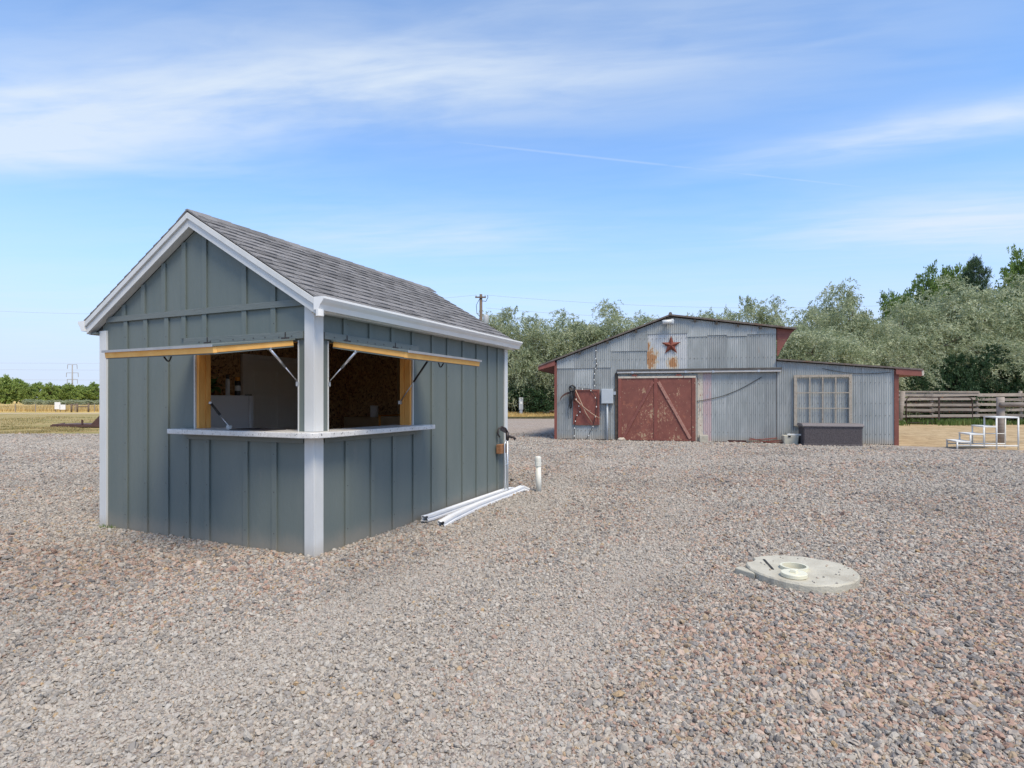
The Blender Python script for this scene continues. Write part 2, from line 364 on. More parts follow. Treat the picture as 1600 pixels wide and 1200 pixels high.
# ------------------------------------------------------------------ mesh helpers
class MB:
    def __init__(s): s.v = []; s.f = []
    def add(s, vs, fs, mtx=None):
        o = len(s.v)
        s.v += [tuple(mtx @ Vector(v)) if mtx is not None else tuple(v) for v in vs]
        s.f += [tuple(i + o for i in f) for f in fs]
        return s
    def box(s, a, b, mtx=None):
        (x0, y0, z0), (x1, y1, z1) = a, b
        return s.add([(x0, y0, z0), (x1, y0, z0), (x1, y1, z0), (x0, y1, z0), (x0, y0, z1), (x1, y0, z1), (x1, y1, z1), (x0, y1, z1)],
                     [(0, 3, 2, 1), (4, 5, 6, 7), (0, 1, 5, 4), (1, 2, 6, 5), (2, 3, 7, 6), (3, 0, 4, 7)], mtx)
    def prism(s, pts, axis, a, b, mtx=None):
        """polygon pts (2D) swept along an axis: 'x' -> pts are (y,z), 'y' -> (x,z), 'z' -> (x,y)"""
        n = len(pts)
        mk = {'x': lambda p, t: (t, p[0], p[1]), 'y': lambda p, t: (p[0], t, p[1]), 'z': lambda p, t: (p[0], p[1], t)}[axis]
        vs = [mk(p, a) for p in pts] + [mk(p, b) for p in pts]
        fs = [tuple(range(n)), tuple(range(2 * n - 1, n - 1, -1))] + [(i, i + n, (i + 1) % n + n, (i + 1) % n) for i in range(n)]
        return s.add(vs, fs, mtx)
    def beam(s, p, q, w, h, up=(0, 0, 1)):
        """rectangular bar from p to q, w across, h along up"""
        p, q = Vector(p), Vector(q); d = (q - p).normalized(); u = Vector(up); sd = d.cross(u).normalized(); u = sd.cross(d)
        sd *= w / 2; u *= h / 2
        vs = [p - sd - u, p + sd - u, p + sd + u, p - sd + u, q - sd - u, q + sd - u, q + sd + u, q - sd + u]
        return s.add(vs, [(0, 1, 2, 3), (7, 6, 5, 4), (0, 4, 5, 1), (1, 5, 6, 2), (2, 6, 7, 3), (3, 7, 4, 0)])
    def tube(s, pts, r, n=8, cap=True):
        pts = [Vector(p) for p in pts]; rs = r if isinstance(r, (list, tuple)) else [r] * len(pts)
        vs = []; ref = None
        for i, p in enumerate(pts):
            d = (pts[min(i + 1, len(pts) - 1)] - pts[max(i - 1, 0)]).normalized()
            if ref is None: ref = Vector((0, 0, 1)) if abs(d.z) < .9 else Vector((1, 0, 0))
            a = d.cross(ref).normalized(); b = d.cross(a).normalized(); ref = -b if b.dot(ref) < 0 else b
            a = d.cross(ref).normalized()
            for k in range(n):
                t = 2 * math.pi * k / n
                vs.append(p + (a * math.cos(t) + ref * math.sin(t)) * rs[i])
        fs = []
        for i in range(len(pts) - 1):
            for k in range(n):
                fs.append((i * n + k, i * n + (k + 1) % n, (i + 1) * n + (k + 1) % n, (i + 1) * n + k))
        if cap:
            fs.append(tuple(range(n - 1, -1, -1))); fs.append(tuple(range((len(pts) - 1) * n, len(pts) * n)))
        return s.add(vs, fs)
    def lathe(s, prof, n=24, mtx=None):
        """prof: (radius, z) from bottom to top"""
        vs = []; fs = []
        for r, z in prof:
            for k in range(n):
                t = 2 * math.pi * k / n; vs.append((r * math.cos(t), r * math.sin(t), z))
        for i in range(len(prof) - 1):
            for k in range(n):
                fs.append((i * n + k, i * n + (k + 1) % n, (i + 1) * n + (k + 1) % n, (i + 1) * n + k))
        fs.append(tuple(range(n - 1, -1, -1))); fs.append(tuple(range((len(prof) - 1) * n, len(prof) * n)))
        return s.add(vs, fs, mtx)
    def mesh(s, name, mat, smooth=False):
        me = bpy.data.meshes.new(name); me.from_pydata(s.v, [], s.f)
        bm = bmesh.new(); bm.from_mesh(me); bmesh.ops.recalc_face_normals(bm, faces=bm.faces); bm.to_mesh(me); bm.free()
        me.materials.append(M[mat] if isinstance(mat, str) else mat)
        if smooth:
            for p in me.polygons: p.use_smooth = True
        return me
    def build(s, name, mat, parent=None, bevel=0, smooth=False, kind=None):
        o = bpy.data.objects.new(name, s.mesh(name, mat, smooth)); COL.objects.link(o)
        if parent: o.parent = parent
        if bevel:
            b = o.modifiers.new('bevel', 'BEVEL'); b.width = bevel; b.segments = 2; b.limit_method = 'ANGLE'
        if kind: o['kind'] = kind
        return o

def tag(o, label=None, cat=None, group=None, kind=None):
    for k, v in (('label', label), ('category', cat), ('group', group), ('kind', kind)):
        if v: o[k] = v
    return o
def thing(name, label, cat, loc=(0, 0, 0), rz=0, group=None):
    o = bpy.data.objects.new(name, None); o.empty_display_size = .2; COL.objects.link(o)
    o.location = loc; o.rotation_euler = (0, 0, rz)
    return tag(o, label, cat, group)
def put(name, me, parent, loc=(0, 0, 0), rot=(0, 0, 0), scale=(1, 1, 1)):
    o = bpy.data.objects.new(name, me); COL.objects.link(o); o.parent = parent
    o.location = loc; o.rotation_euler = rot; o.scale = scale
    return o
def bx(name, a, b, mat, parent, bevel=0): return MB().box(a, b).build(name, mat, parent, bevel)

# ------------------------------------------------------------------ ground
def sheet(name, poly, z, mat, jitter=.15, step=.8, kind='structure'):
    pts = []
    for i, p in enumerate(poly):
        q = poly[(i + 1) % len(poly)]; L = math.dist(p, q); n = max(1, int(L / step))
        for k in range(n):
            t = k / n; j = 0 if k == 0 else jitter
            pts.append((p[0] + (q[0] - p[0]) * t + random.uniform(-j, j), p[1] + (q[1] - p[1]) * t + random.uniform(-j, j)))
    bm = bmesh.new(); f = bm.faces.new([bm.verts.new((x, y, z)) for x, y in pts]); f.normal_update()
    if f.normal.z < 0: f.normal_flip()
    bmesh.ops.triangulate(bm, faces=bm.faces)
    me = bpy.data.meshes.new(name); bm.to_mesh(me); bm.free(); me.materials.append(M[mat])
    o = bpy.data.objects.new(name, me); COL.objects.link(o); o['kind'] = kind
    return o
g = MB(); g.add([(-1500, -300, 0), (1500, -300, 0), (1500, 2200, 0), (-1500, 2200, 0)], [(0, 1, 2, 3)])
g.build('ground', 'field_ground', kind='structure')
sheet('dirt_corral', [(10.8, 17), (14.8, 14.5), (45, 10), (70, 34), (20, 34.2), (12, 33)], .004, 'dirt', .12)
YARD = [(-60, -14), (60, -14), (60, 11.5), (40, 13.2), (26, 14.9), (14.9, 16.5), (12.3, 18.3), (11.6, 24), (10.4, 45.0), (-8, 45.2), (-12.5, 27), (-14, 24.9), (-60, 24.7)]
sheet('gravel_yard', YARD, .008, 'gravel_ground', .14, .5)
# raised straw verge behind the yard, with a low lip
v = MB()
prof = [(44.9, -.02), (44.95, .10), (45.6, .16), (47.5, .30), (50, .44), (58, .5), (70, .45), (76, -.02)]
xs = [-9, -7] + [(-6 + i * .5) for i in range(33)] + [11, 12.5]
vs = []
for i, x in enumerate(xs):
    e = 0.0 if i in (0, len(xs) - 1) else 1.0
    for y, z in prof: vs.append((x, y + random.uniform(-.06, .06), z * e + (random.uniform(-.02, .02) if z > 0 else 0) - (.02 if e == 0 else 0)))
n = len(prof)
v.add(vs, [(i * n + k, (i + 1) * n + k, (i + 1) * n + k + 1, i * n + k + 1) for i in range(len(xs) - 1) for k in range(n - 1)])
v.build('grass_verge', 'verge_ground', kind='structure', smooth=True)


lip = MB()  # dark strip standing in for the shadow line along the verge lip
for i in range(36): 
    xx = -8.6 + i * .55; h_ = random.uniform(.13, .22); lip.box((xx, 44.72 + random.uniform(-.05, .05), -.02), (xx + .56, 44.93, h_))
pmat('kerb_shade', (.055, .055, .022), (.12, .10, .045), 6, .95, bump=.5, bscale=20)
lip.build('kerb_shade_strip', 'kerb_shade', kind='structure')


def vnoise(x, y, s, seed):
    """value noise for laying out stones"""
    r = np.random.default_rng(seed).random((64, 64))
    x = x * s; y = y * s
    xi = np.floor(x).astype(int); yi = np.floor(y).astype(int); fx = x - xi; fy = y - yi
    fx = fx * fx * (3 - 2 * fx); fy = fy * fy * (3 - 2 * fy)
    a = r[xi % 64, yi % 64]; b = r[(xi + 1) % 64, yi % 64]; c = r[xi % 64, (yi + 1) % 64]; d = r[(xi + 1) % 64, (yi + 1) % 64]
    return (a * (1 - fx) + b * fx) * (1 - fy) + (c * (1 - fx) + d * fx) * fy

DISK = (2.37, 4.72)
def gravel():
    P = []; Rr = []
    for (y0, y1, pitch, size, layer) in ((1.5, 5, .0132, .0087, 0), (5, 8, .0172, .0108, 0), (8, 12, .0220, .0130, 0), (12, 18.5, .034, .0185, 0), (18.5, 25, .046, .022, 0)):
        ys = np.arange(y0, y1, pitch); xs = np.arange(-1.12 * y1 - 2, 1.12 * y1 + 2, pitch)
        X, Y = np.meshgrid(xs, ys); X = X.ravel(); Y = Y.ravel()
        X = X + rng.uniform(-.5, .5, X.size) * pitch; Y = Y + rng.uniform(-.5, .5, Y.size) * pitch
        k = (np.abs(X) < 1.08 * Y + np.clip(2.0 - .22 * np.maximum(Y - 3, 0), .4, 2)) & ((Y < 24.4) | (X > -13))
        lx = (X - KC.x) * math.cos(KA) + (Y - KC.y) * math.sin(KA); ly = -(X - KC.x) * math.sin(KA) + (Y - KC.y) * math.cos(KA)
        k &= ~((lx > -.012) & (lx < 4.21) & (ly > -.012) & (ly < 3.16))
        k &= np.hypot(X - DISK[0], Y - DISK[1]) > .385 + .03 * np.sin(X * 41) * np.sin(Y * 37)
        k &= (Y < 16.2 - .18 * (X - 15)) | (X < 11.8) 
        # ragged edge against the barn foot
        bxx = (X - BC.x) * math.cos(BA) + (Y - BC.y) * math.sin(BA); byy = -(X - BC.x) * math.sin(BA) + (Y - BC.y) * math.cos(BA)
        k &= ~((byy > -.06) & (bxx > -.1) & (bxx < 11.2))
        X = X[k]; Y = Y[k]
        P.append(np.stack([X, Y], 1)); Rr.append(size * np.exp(rng.normal(0, .26, X.size)))
    P = np.concatenate(P); r = np.concatenate(Rr); x, y = P[:, 0], P[:, 1]; N = len(r)
    # where the redder, coarser stone lies
    def blob(cx, cy, sx, sy): return np.exp(-((x - cx) / sx) ** 2 - ((y - cy) / sy) ** 2)
    pk = .16 + .95 * blob(3.6, 3.1, 2.6, 1.5) + .75 * blob(-3.6, 4.75, 1.9, .75) + .45 * blob(4.5, 6.3, 4, 1.5) + .3 * blob(-7, 5.6, 2.5, 1) + .35 * blob(3, 12, 9, 5)
    pk += .35 * blob(1.7, 3.3, .9, .6) - .25 * blob(-2.2, 3.0, 2.0, .6) - .3 * blob(.1, 4.6, 1.3, .7)
    pk += (vnoise(x, y, 1.1, 1) - .5) * .55 + (vnoise(x, y, .4, 2) - .5) * .35
    pk = np.clip(pk, 0, 1)
    pk = pk + .12 * np.clip((y - 8) / 6, 0, 1); red = rng.random(N) < pk * .8
    grey = np.array([(.29, .282, .27), (.38, .36, .33), (.43, .41, .375), (.48, .455, .415), (.24, .23, .225), (.40, .36, .325), (.44, .40, .35), (.41, .40, .38)])
    rd = np.array([(.40, .27, .215), (.44, .325, .265), (.155, .15, .15), (.205, .20, .205), (.38, .29, .19), (.48, .42, .37), (.32, .20, .155), (.47, .37, .31), (.25, .243, .245)])
    c = np.where(red[:, None], rd[rng.integers(0, len(rd), N)], grey[rng.integers(0, len(grey), N)])
    tan = rng.random(N) < .008; c[tan] = (.42, .29, .15)
    c = c * rng.uniform(.8, 1.14, (N, 1)) * np.array([1.02, .98, .915]); c = c * .93 + c.mean(0) * .07
    c *= (1 - .14 * np.clip((vnoise(x, y, .9, 5) - .55) * 4, 0, 1))[:, None]
    # paler, dustier wheel lanes worn through the yard
    lane = sum(np.exp(-((x - (a0 + b0 * (y - 3)) + .25 * np.sin(y * .7)) / .34) ** 2) for a0, b0 in ((-1.4, .34), (.3, .36)))
    lane = np.clip(lane + np.exp(-((y - 13.2 - .12 * x + .3 * np.sin(x * .5)) / .8) ** 2) * (x > -1) + np.exp(-((y - 16 + .25 * x) / 1.6) ** 2) * (x < -4), 0, 1)
    lw = (lane * (.30 + .7 * vnoise(x, y, 1.7, 6)) * .55)[:, None]
    c = c * (1 - lw) + np.array([.455, .42, .365]) * lw
    r = r * (1 - .18 * lane)
    r = r * (1 + .35 * np.clip(pk - .35, 0, 1))
    # gentle ruts and heaps
    z = .004 + r * (rng.uniform(-.2, 1.15, N) - np.clip((y - 11) / 8, 0, .5))
    on = 26; a_ = rng.uniform(0, 6.28, on); q_ = .40 * np.sqrt(rng.uniform(.35, 1, on))      # strays kicked onto the concrete cover
    j_ = rng.integers(0, N, on); x[j_] = DISK[0] + q_ * np.cos(a_); y[j_] = DISK[1] + q_ * np.sin(a_); z[j_] = .083; r[j_] = rng.uniform(.004, .008, on)
    me = bpy.data.meshes.new('gravel'); me.vertices.add(N)
    me.vertices.foreach_set('co', np.stack([x, y, z], 1).astype(np.float32).ravel())
    a = me.attributes.new('tint', 'FLOAT_COLOR', 'POINT'); a.data.foreach_set('color', np.concatenate([c, np.ones((N, 1))], 1).astype(np.float32).ravel())
    a = me.attributes.new('size', 'FLOAT', 'POINT'); a.data.foreach_set('value', r.astype(np.float32))
    e = np.stack([rng.normal(0, .6, N), rng.normal(0, .6, N), rng.uniform(0, 6.28, N)], 1)
    a = me.attributes.new('turn', 'FLOAT_VECTOR', 'POINT'); a.data.foreach_set('vector', e.astype(np.float32).ravel())
    me.update()
    o = bpy.data.objects.new('gravel', me); COL.objects.link(o)
    tag(o, 'loose crushed grey and pinkish gravel covering the yard', 'gravel', kind='stuff')
    t = bpy.data.node_groups.new('gravel_scatter', 'GeometryNodeTree')
    t.interface.new_socket('Geometry', in_out='INPUT', socket_type='NodeSocketGeometry'); t.interface.new_socket('Geometry', in_out='OUTPUT', socket_type='NodeSocketGeometry')
    q = NT(t); gi = q.node('NodeGroupInput'); go = q.node('NodeGroupOutput')
    gti = q.node('GeometryNodeGeometryToInstance')
    for k in range(7):
        ic = q.node('GeometryNodeMeshIcoSphere'); ic.inputs['Radius'].default_value = 1; ic.inputs['Subdivisions'].default_value = 2
        ps = q.node('GeometryNodeInputPosition')
        nz = q.node('ShaderNodeTexNoise', noise_dimensions='4D'); nz.inputs['W'].default_value = k * 7.3 + 1; nz.inputs['Scale'].default_value = 1.15; nz.inputs['Detail'].default_value = 1.5
        q.l.new(ps.outputs[0], nz.inputs['Vector'])
        of = q.vm('SCALE', q.vm('SUBTRACT', nz.outputs['Color'], (.5, .5, .5))); of.node.inputs[3].default_value = 2.3
        sp = q.node('GeometryNodeSetPosition'); q.l.new(ic.outputs[0], sp.inputs[0]); q.l.new(of, sp.inputs['Offset'])
        tr = q.node('GeometryNodeTransform'); q.l.new(sp.outputs[0], tr.inputs[0])
        tr.inputs['Scale'].default_value = (1.1 + .2 * ((k * 37) % 5) / 5, .85 + .06 * (k % 3), .5 + .1 * (k % 4))
        sm = q.node('GeometryNodeSetShadeSmooth'); q.l.new(tr.outputs[0], sm.inputs[0]); sm.inputs['Shade Smooth'].default_value = False
        mt = q.node('GeometryNodeSetMaterial'); mt.inputs['Material'].default_value = M['gravel_stone']; q.l.new(sm.outputs[0], mt.inputs[0])
        q.l.new(mt.outputs[0], gti.inputs[0])
    ip = q.node('GeometryNodeInstanceOnPoints'); q.l.new(gi.outputs[0], ip.inputs['Points']); q.l.new(gti.outputs[0], ip.inputs['Instance'])
    ip.inputs['Pick Instance'].default_value = True
    rv = q.node('FunctionNodeRandomValue', data_type='INT'); 
    rv.inputs[4].default_value = 0; rv.inputs[5].default_value = 6
    q.l.new(rv.outputs[2], ip.inputs['Instance Index'])
    na = q.node('GeometryNodeInputNamedAttribute', data_type='FLOAT'); na.inputs[0].default_value = 'size'
    nv = q.node('GeometryNodeInputNamedAttribute', data_type='FLOAT_VECTOR'); nv.inputs[0].default_value = 'turn'
    q.l.new(na.outputs[0], ip.inputs['Scale'])
    er = q.node('FunctionNodeEulerToRotation'); q.l.new(nv.outputs[0], er.inputs[0]); q.l.new(er.outputs[0], ip.inputs['Rotation'])
    q.l.new(ip.outputs[0], go.inputs[0])
    md = o.modifiers.new('scatter', 'NODES'); md.node_group = t
gravel()

def blades(name, label, spots, mat, h, w, cat='grass', lean=.35):
    """grass blades, one tapered strip each; spots = array of (x, y, z, height factor)"""
    n = len(spots); sp = np.asarray(spots); a = rng.uniform(0, 6.28, n); b = rng.uniform(0, 6.28, n)
    hh = h * sp[:, 3] * rng.uniform(.6, 1.25, n); l = rng.uniform(.05, lean, n) * hh
    dx, dy = np.cos(a) * w / 2, np.sin(a) * w / 2; ex, ey = np.cos(b) * l, np.sin(b) * l
    V = np.zeros((n, 5, 3)); o = sp[:, :3]
    V[:, 0] = o + np.stack([-dx, -dy, 0 * dx], 1); V[:, 1] = o + np.stack([dx, dy, 0 * dx], 1)
    V[:, 2] = o + np.stack([dx * .8 + ex * .35, dy * .8 + ey * .35, hh * .55], 1); V[:, 3] = o + np.stack([-dx * .8 + ex * .35, -dy * .8 + ey * .35, hh * .55], 1)
    V[:, 4] = o + np.stack([ex, ey, hh], 1)
    base = np.arange(n)[:, None] * 5
    F = [tuple(r) for r in (base + np.array([[0, 1, 2, 3]])).tolist()] + [tuple(r) for r in (base + np.array([[3, 2, 4]])).tolist()]
    me = bpy.data.meshes.new(name); me.from_pydata(V.reshape(-1, 3).tolist(), [], F); me.materials.append(M[mat])
    o = bpy.data.objects.new(name, me); COL.objects.link(o)
    return tag(o, label, cat, kind='stuff')
def scat(n, x0, x1, y0, y1, z=0, clump=0):
    x = rng.uniform(x0, x1, n); y = rng.uniform(y0, y1, n); f = np.ones(n)
    if clump:
        k = vnoise(x + 50, y + 50, clump, 9); keep = k > .45; x, y, f = x[keep], y[keep], (.4 + k)[keep]
    return np.stack([x, y, np.full(len(x), z), f], 1)
blades('tall_grass', 'tall golden dry grass standing in the far field', scat(26000, -112, -36, 71.5, 92), 'dry_blade', .65, .10)
blades('mown_grass', 'short patchy olive and straw grass beside the gravel', np.concatenate([scat(16000, -34, -13, 24.8, 31, 0, .6), scat(9000, -40, -13, 31, 50, 0, .35)]), 'mown_blade', .10, .035)
sp = scat(16000, -8, 10.5, 45.3, 52, 0)
sp[:, 2] = np.interp(sp[:, 1], [p[0] for p in prof], [p[1] for p in prof]) - .02
blades('straw_grass', 'straw coloured grass on the raised verge behind the yard', sp, 'dry_blade', .22, .04)
blades('fence_weeds', 'bright green weeds along the foot of the corral fence', np.concatenate([scat(9000, 22, 46, 33.6, 36.2, 0, .5), scat(2500, 22, 46, 32.6, 34, 0, .9)]), 'weed_blade', .34, .05, 'weeds')
kx = rng.uniform(-.10, -.02, 60); ky = rng.uniform(2.86, 3.1, 60)
blades('corner_weeds', 'small green weeds at the left corner foot of the kiosk', [(*K(a, b, .005), 1) for a, b in zip(kx, ky)], 'weed_blade', .05, .008, 'weeds')

# ------------------------------------------------------------------ kiosk
kiosk = thing('kiosk', 'grey green board and batten kiosk with shingled gable roof and two open serving hatches', 'kiosk', KC, KA)
KL, KW = 4.20, 3.15                       # along the side wall, across the gable
RID_Y, RID_Z, SL = 1.585, 3.388, .59       # ridge and roof slope
def roof_z(y): return RID_Z - SL * abs(y - RID_Y)
OY0, OY1, OZ0, OZ1 = .19, 1.60, 1.165, 2.02   # openings, the same on both walls
T = .10
# gable wall (x = 0 .. T) and its twin at the back, side wall (y = 0 .. T), far side wall
w = MB()
w.prism([(0.001, -.06), (KW - .001, -.06), (KW - .001, OZ0 - .06), (0.001, OZ0 - .06)], 'x', 0, T)
w.box((0, 0.001, OZ0 - .06), (T, OY0, OZ1)).box((0, OY1, OZ0 - .06), (T, KW - .001, OZ1))
w.prism([(0.001, OZ1), (KW - .001, OZ1), (KW - .001, roof_z(KW) - .16), (RID_Y, RID_Z - .16), (0.001, roof_z(0) - .16)], 'x', 0, T)
w.build('gable_wall', 'siding_paint', kiosk)
w = MB()
w.box((T + .001, 0, -.06), (KL - .002, T, OZ0 - .06)).box((T + .001, 0, OZ0 - .06), (OY0, T, OZ1)).box((OY1, 0, OZ0 - .06), (KL - .002, T, OZ1)).box((T + .001, 0, OZ1), (KL - .002, T, 2.33))
w.build('side_wall', 'siding_paint', kiosk)
w = MB(); w.prism([(T + .001, -.06), (KW - T - .001, -.06), (KW - T - .001, roof_z(KW - T) - .17), (RID_Y, RID_Z - .17), (T + .001, roof_z(T) - .17)], 'x', KL - T, KL)
w.build('back_wall', 'siding_paint', kiosk)
bx('far_wall', (T + .001, KW - T, -.06), (KL - .002, KW, 2.32), 'siding_paint', kiosk)
bx('floor', (T, T, -.04), (KL - T, KW - T, .06), 'plywood_dark', kiosk)
# battens: the gable wall
def gbat(y, z0, z1): 
    bx('batten', (-.019, y, z0), (-.001, y + .062, z1), 'siding_paint', kiosk, .002)
GB = [2.686, 2.346, 2.0, 1.674, 1.372, .829, .448]
GU = [2.72, 2.385, 2.048, 1.728, 1.415, .850, .462]
for i, y in enumerate(GB): gbat(y, -.05, 2.338 if i < 3 else 1.056)
for i, y in enumerate(GU):
    if i >= 3: gbat(y, 2.102, 2.338)
    top = min(roof_z(y), roof_z(y + .062)) - .158
    gbat(y, 2.402, top)
bx('band_board', (-.026, .106, 2.339), (-.001, 3.046, 2.401), 'siding_grain', kiosk, .002)
bx('hinge_board', (-.030, .106, 2.032), (-.001, 1.74, 2.101), 'siding_grain', kiosk, .002)
bx('apron_board', (-.026, .106, 1.057), (-.001, 1.672, 1.112), 'siding_grain', kiosk, .002)
# battens: the side wall
def sbat(x, z0, z1): bx('batten', (x - .055, -.019, z0), (x, -.001, z1), 'siding_paint', kiosk, .002)
SB = [.47, .868, 1.248, 1.648, 2.05, 2.42, 2.825, 3.233, 3.597, 3.924]
for i, x in enumerate(SB):
    if i < 4: sbat(x, -.05, 1.056); sbat(x - .03, 2.102, 2.276)
    else: sbat(x, -.05, 2.276)
bx('hinge_board', (.116, -.030, 2.032), (1.69, -.001, 2.101), 'siding_grain', kiosk, .002)
bx('apron_board', (.116, -.026, 1.057), (1.66, -.001, 1.112), 'siding_grain', kiosk, .002)
# rows of hinge screws and strap hinges on the hinge boards
def hinge(side, t):
    m = MB(); P = (lambda a, z, o: (-.031 - o, a, z)) if side == 'g' else (lambda a, z, o: (a, -.031 - o, z))
    for (a0, a1, z0, z1) in ((t - .05, t + .05, 2.028, 2.05), (t - .005, t + .005, 2.05, 2.098)):
        p, q = P(a0, z0, 0), P(a1, z1, .004)
        m.box([min(i, j) for i, j in zip(p, q)], [max(i, j) for i, j in zip(p, q)])
    m.build('hinge', 'cast_iron', kiosk)
for t in (.32, 1.38): hinge('g', t)
for t in (.42, 1.22): hinge('s', t)
sc = MB()
for k in range(9):
    a = .25 + k * .155 + random.uniform(-.02, .02); z = 2.045 + random.uniform(0, .012)
    sc.box((-.033, a, z), (-.030, a + .010, z + .010)); sc.box((a, -.033, z), (a + .010, -.030, z + .010))
sc.build('screw', 'cast_iron', kiosk, kind='stuff')
nls = MB(); rn = random.Random(44)
for y in GB:
    z = .18
    while z < 2.3:
        if not (y < 1.7 and 1.05 < z < 2.1): nls.box((-.0205, y + .028, z), (-.0188, y + .036, z + .008))
        z += rn.uniform(.36, .44)
for x in SB:
    z = .18
    while z < 2.25:
        if not (x < 1.7 and 1.05 < z < 2.1): nls.box((x - .031, -.0205, z), (x - .023, -.0188, z + .008))
        z += rn.uniform(.36, .44)
nls.build('nail_head', 'cast_iron', kiosk, kind='stuff')
# white corner boards
bx('corner_board', (-.024, -.024, -.05), (-.001, .092, OZ0 - .052), 'white_trim', kiosk, .002)
bx('corner_board', (.0, -.024, -.05), (.100, -.001, OZ0 - .052), 'white_trim', kiosk, .002)
bx('corner_board', (-.024, -.024, OZ0 + .002), (-.001, .092, 2.33), 'white_trim', kiosk, .002)
bx('corner_board', (.0, -.024, OZ0 + .002), (.100, -.001, 2.262), 'white_trim', kiosk, .002)
bx('corner_board', (-.024, 3.05, -.05), (-.001, KW + .024, 2.25), 'white_trim', kiosk, .002)
bx('corner_board', (0, KW + .001, -.05), (.1, KW + .024, 2.25), 'white_trim', kiosk, .002)
bx('corner_board', (4.12, -.024, -.05), (KL + .024, -.001, 2.262), 'white_trim', kiosk, .002)
# opening trim: thin white outer edges near the corner, raw pine studs at the far jambs
bx('jamb_strip', (-.006, OY0 - .012, OZ0), (T, OY0, OZ1), 'white_trim', kiosk)
bx('jamb_strip', (OY0 - .012, -.006, OZ0), (OY0, T, OZ1), 'white_trim', kiosk)
bx('jamb_strip', (-.008, OY1 - .002, OZ0), (.012, OY1 + .012, OZ1 - .002), 'white_trim', kiosk)
bx('jamb_strip', (OY1 - .002, -.008, OZ0), (OY1 + .012, .012, OZ1 - .002), 'white_trim', kiosk)
bx('stud', (.013, OY1 - .036, OZ0), (.088, OY1 + .001, OZ1), 'pine', kiosk, .003)
bx('stud', (.090, OY1 - .042, OZ0), (.150, OY1 + .001, OZ1), 'pine', kiosk, .003)
bx('stud', (OY1 - .036, .013, OZ0), (OY1 + .001, .088, OZ1), 'pine', kiosk, .003)
bx('stud', (OY1 - .042, .090, OZ0), (OY1 + .001, .150, OZ1), 'pine', kiosk, .003)
bx('header', (T + .001, OY0 - .05, OZ1 + .0), (T + .04, OY1 + .05, OZ1 + .14), 'pine', kiosk)
bx('header', (OY0 + .0, T + .001, OZ1 + .0), (OY1 + .05, T + .04, OZ1 + .14), 'pine', kiosk)
# inside lining of strand board, studs on it
bx('lining_board', (T + .16, KW - T - .013, .06), (1.78, KW - T - .001, 2.36), 'osb', kiosk)
bx('lining_board', (1.782, KW - T - .013, 2.125), (2.95, KW - T - .001, 2.36), 'osb', kiosk)
bx('lining_board', (2.952, KW - T - .013, .06), (KL - T - .014, KW - T - .001, 2.36), 'osb', kiosk)
bx('lining_board', (KL - T - .013, T, .06), (KL - T - .001, 1.32, 2.36), 'osb', kiosk)
bx('lining_board', (KL - T - .013, 1.322, .06), (KL - T - .001, KW - T, 2.36), 'osb', kiosk)
bx('lining_board', (T + .001, OY1 + .06, .06), (T + .012, KW - T, 2.36), 'osb', kiosk)
bx('lining_board', (OY1 + .06, T + .001, .06), (KL - T, T + .012, 2.36), 'osb', kiosk)
bx('lining_board', (T + .001, .10, .06), (T + .012, OY1 + .06, OZ0 - .06), 'osb', kiosk)
bx('lining_board', (.115, T + .001, .06), (OY1 + .06, T + .012, OZ0 - .06), 'osb', kiosk)
for y in (.72, 1.9): bx('stud', (KL - T - .10, y, .06), (KL - T - .014, y + .038, 2.36), 'plywood_dark', kiosk)
bx('ceiling', (T, T, 2.362), (KL - T, KW - T, 2.38), 'osb', kiosk)
# the panelled door in the far wall
dr = bx('door', (1.87, KW - T - .035, .06), (2.87, KW - T - .002, 2.05), 'door_paint', kiosk, .003)
for a, b in (((1.79, .06), (1.868, 2.12)), ((2.872, .06), (2.948, 2.12))): bx('door_frame', (a[0], KW - T - .05, a[1]), (b[0], KW - T - .002, b[1]), 'door_paint', dr, .003)
bx('door_frame', (1.869, KW - T - .05, 2.052), (2.871, KW - T - .002, 2.12), 'door_paint', dr, .003)
for x0, x1 in ((2.00, 2.32), (2.42, 2.74)):
    for z0, z1 in ((.25, .95), (1.05, 1.52), (1.62, 1.88)):
        bx('door_panel', (x0, KW - T - .044, z0), (x1, KW - T - .034, z1), 'door_paint', dr, .008)
for z in (.4, 1.1, 1.75): bx('hinge', (2.856, KW - T - .056, z), (2.884, KW - T - .036, z + .09), 'cast_iron', dr)
# L shaped speckled counter, its outer corner cut off
ct = MB()
ct.prism([(-.18, 1.785), (-.18, .02), (-.155, -.105), (-.105, -.155), (.02, -.18), (1.815, -.18), (1.815, -.0205), (1.60, -.0205), (1.598, .24), (.26, .24), (.24, .26), (.24, 1.598), (-.0205, 1.60), (-.0205, 1.785)], 'z', OZ0 - .05, OZ0)
ct.build('counter', 'granite_counter', kiosk, .006)
for a in (.3, .85, 1.4):
    MB().prism([(-.14, 1.11), (-.027, 1.11), (-.027, 1.0)], 'y', a, a + .02).build('counter_bracket', 'steel', kiosk) if False else None
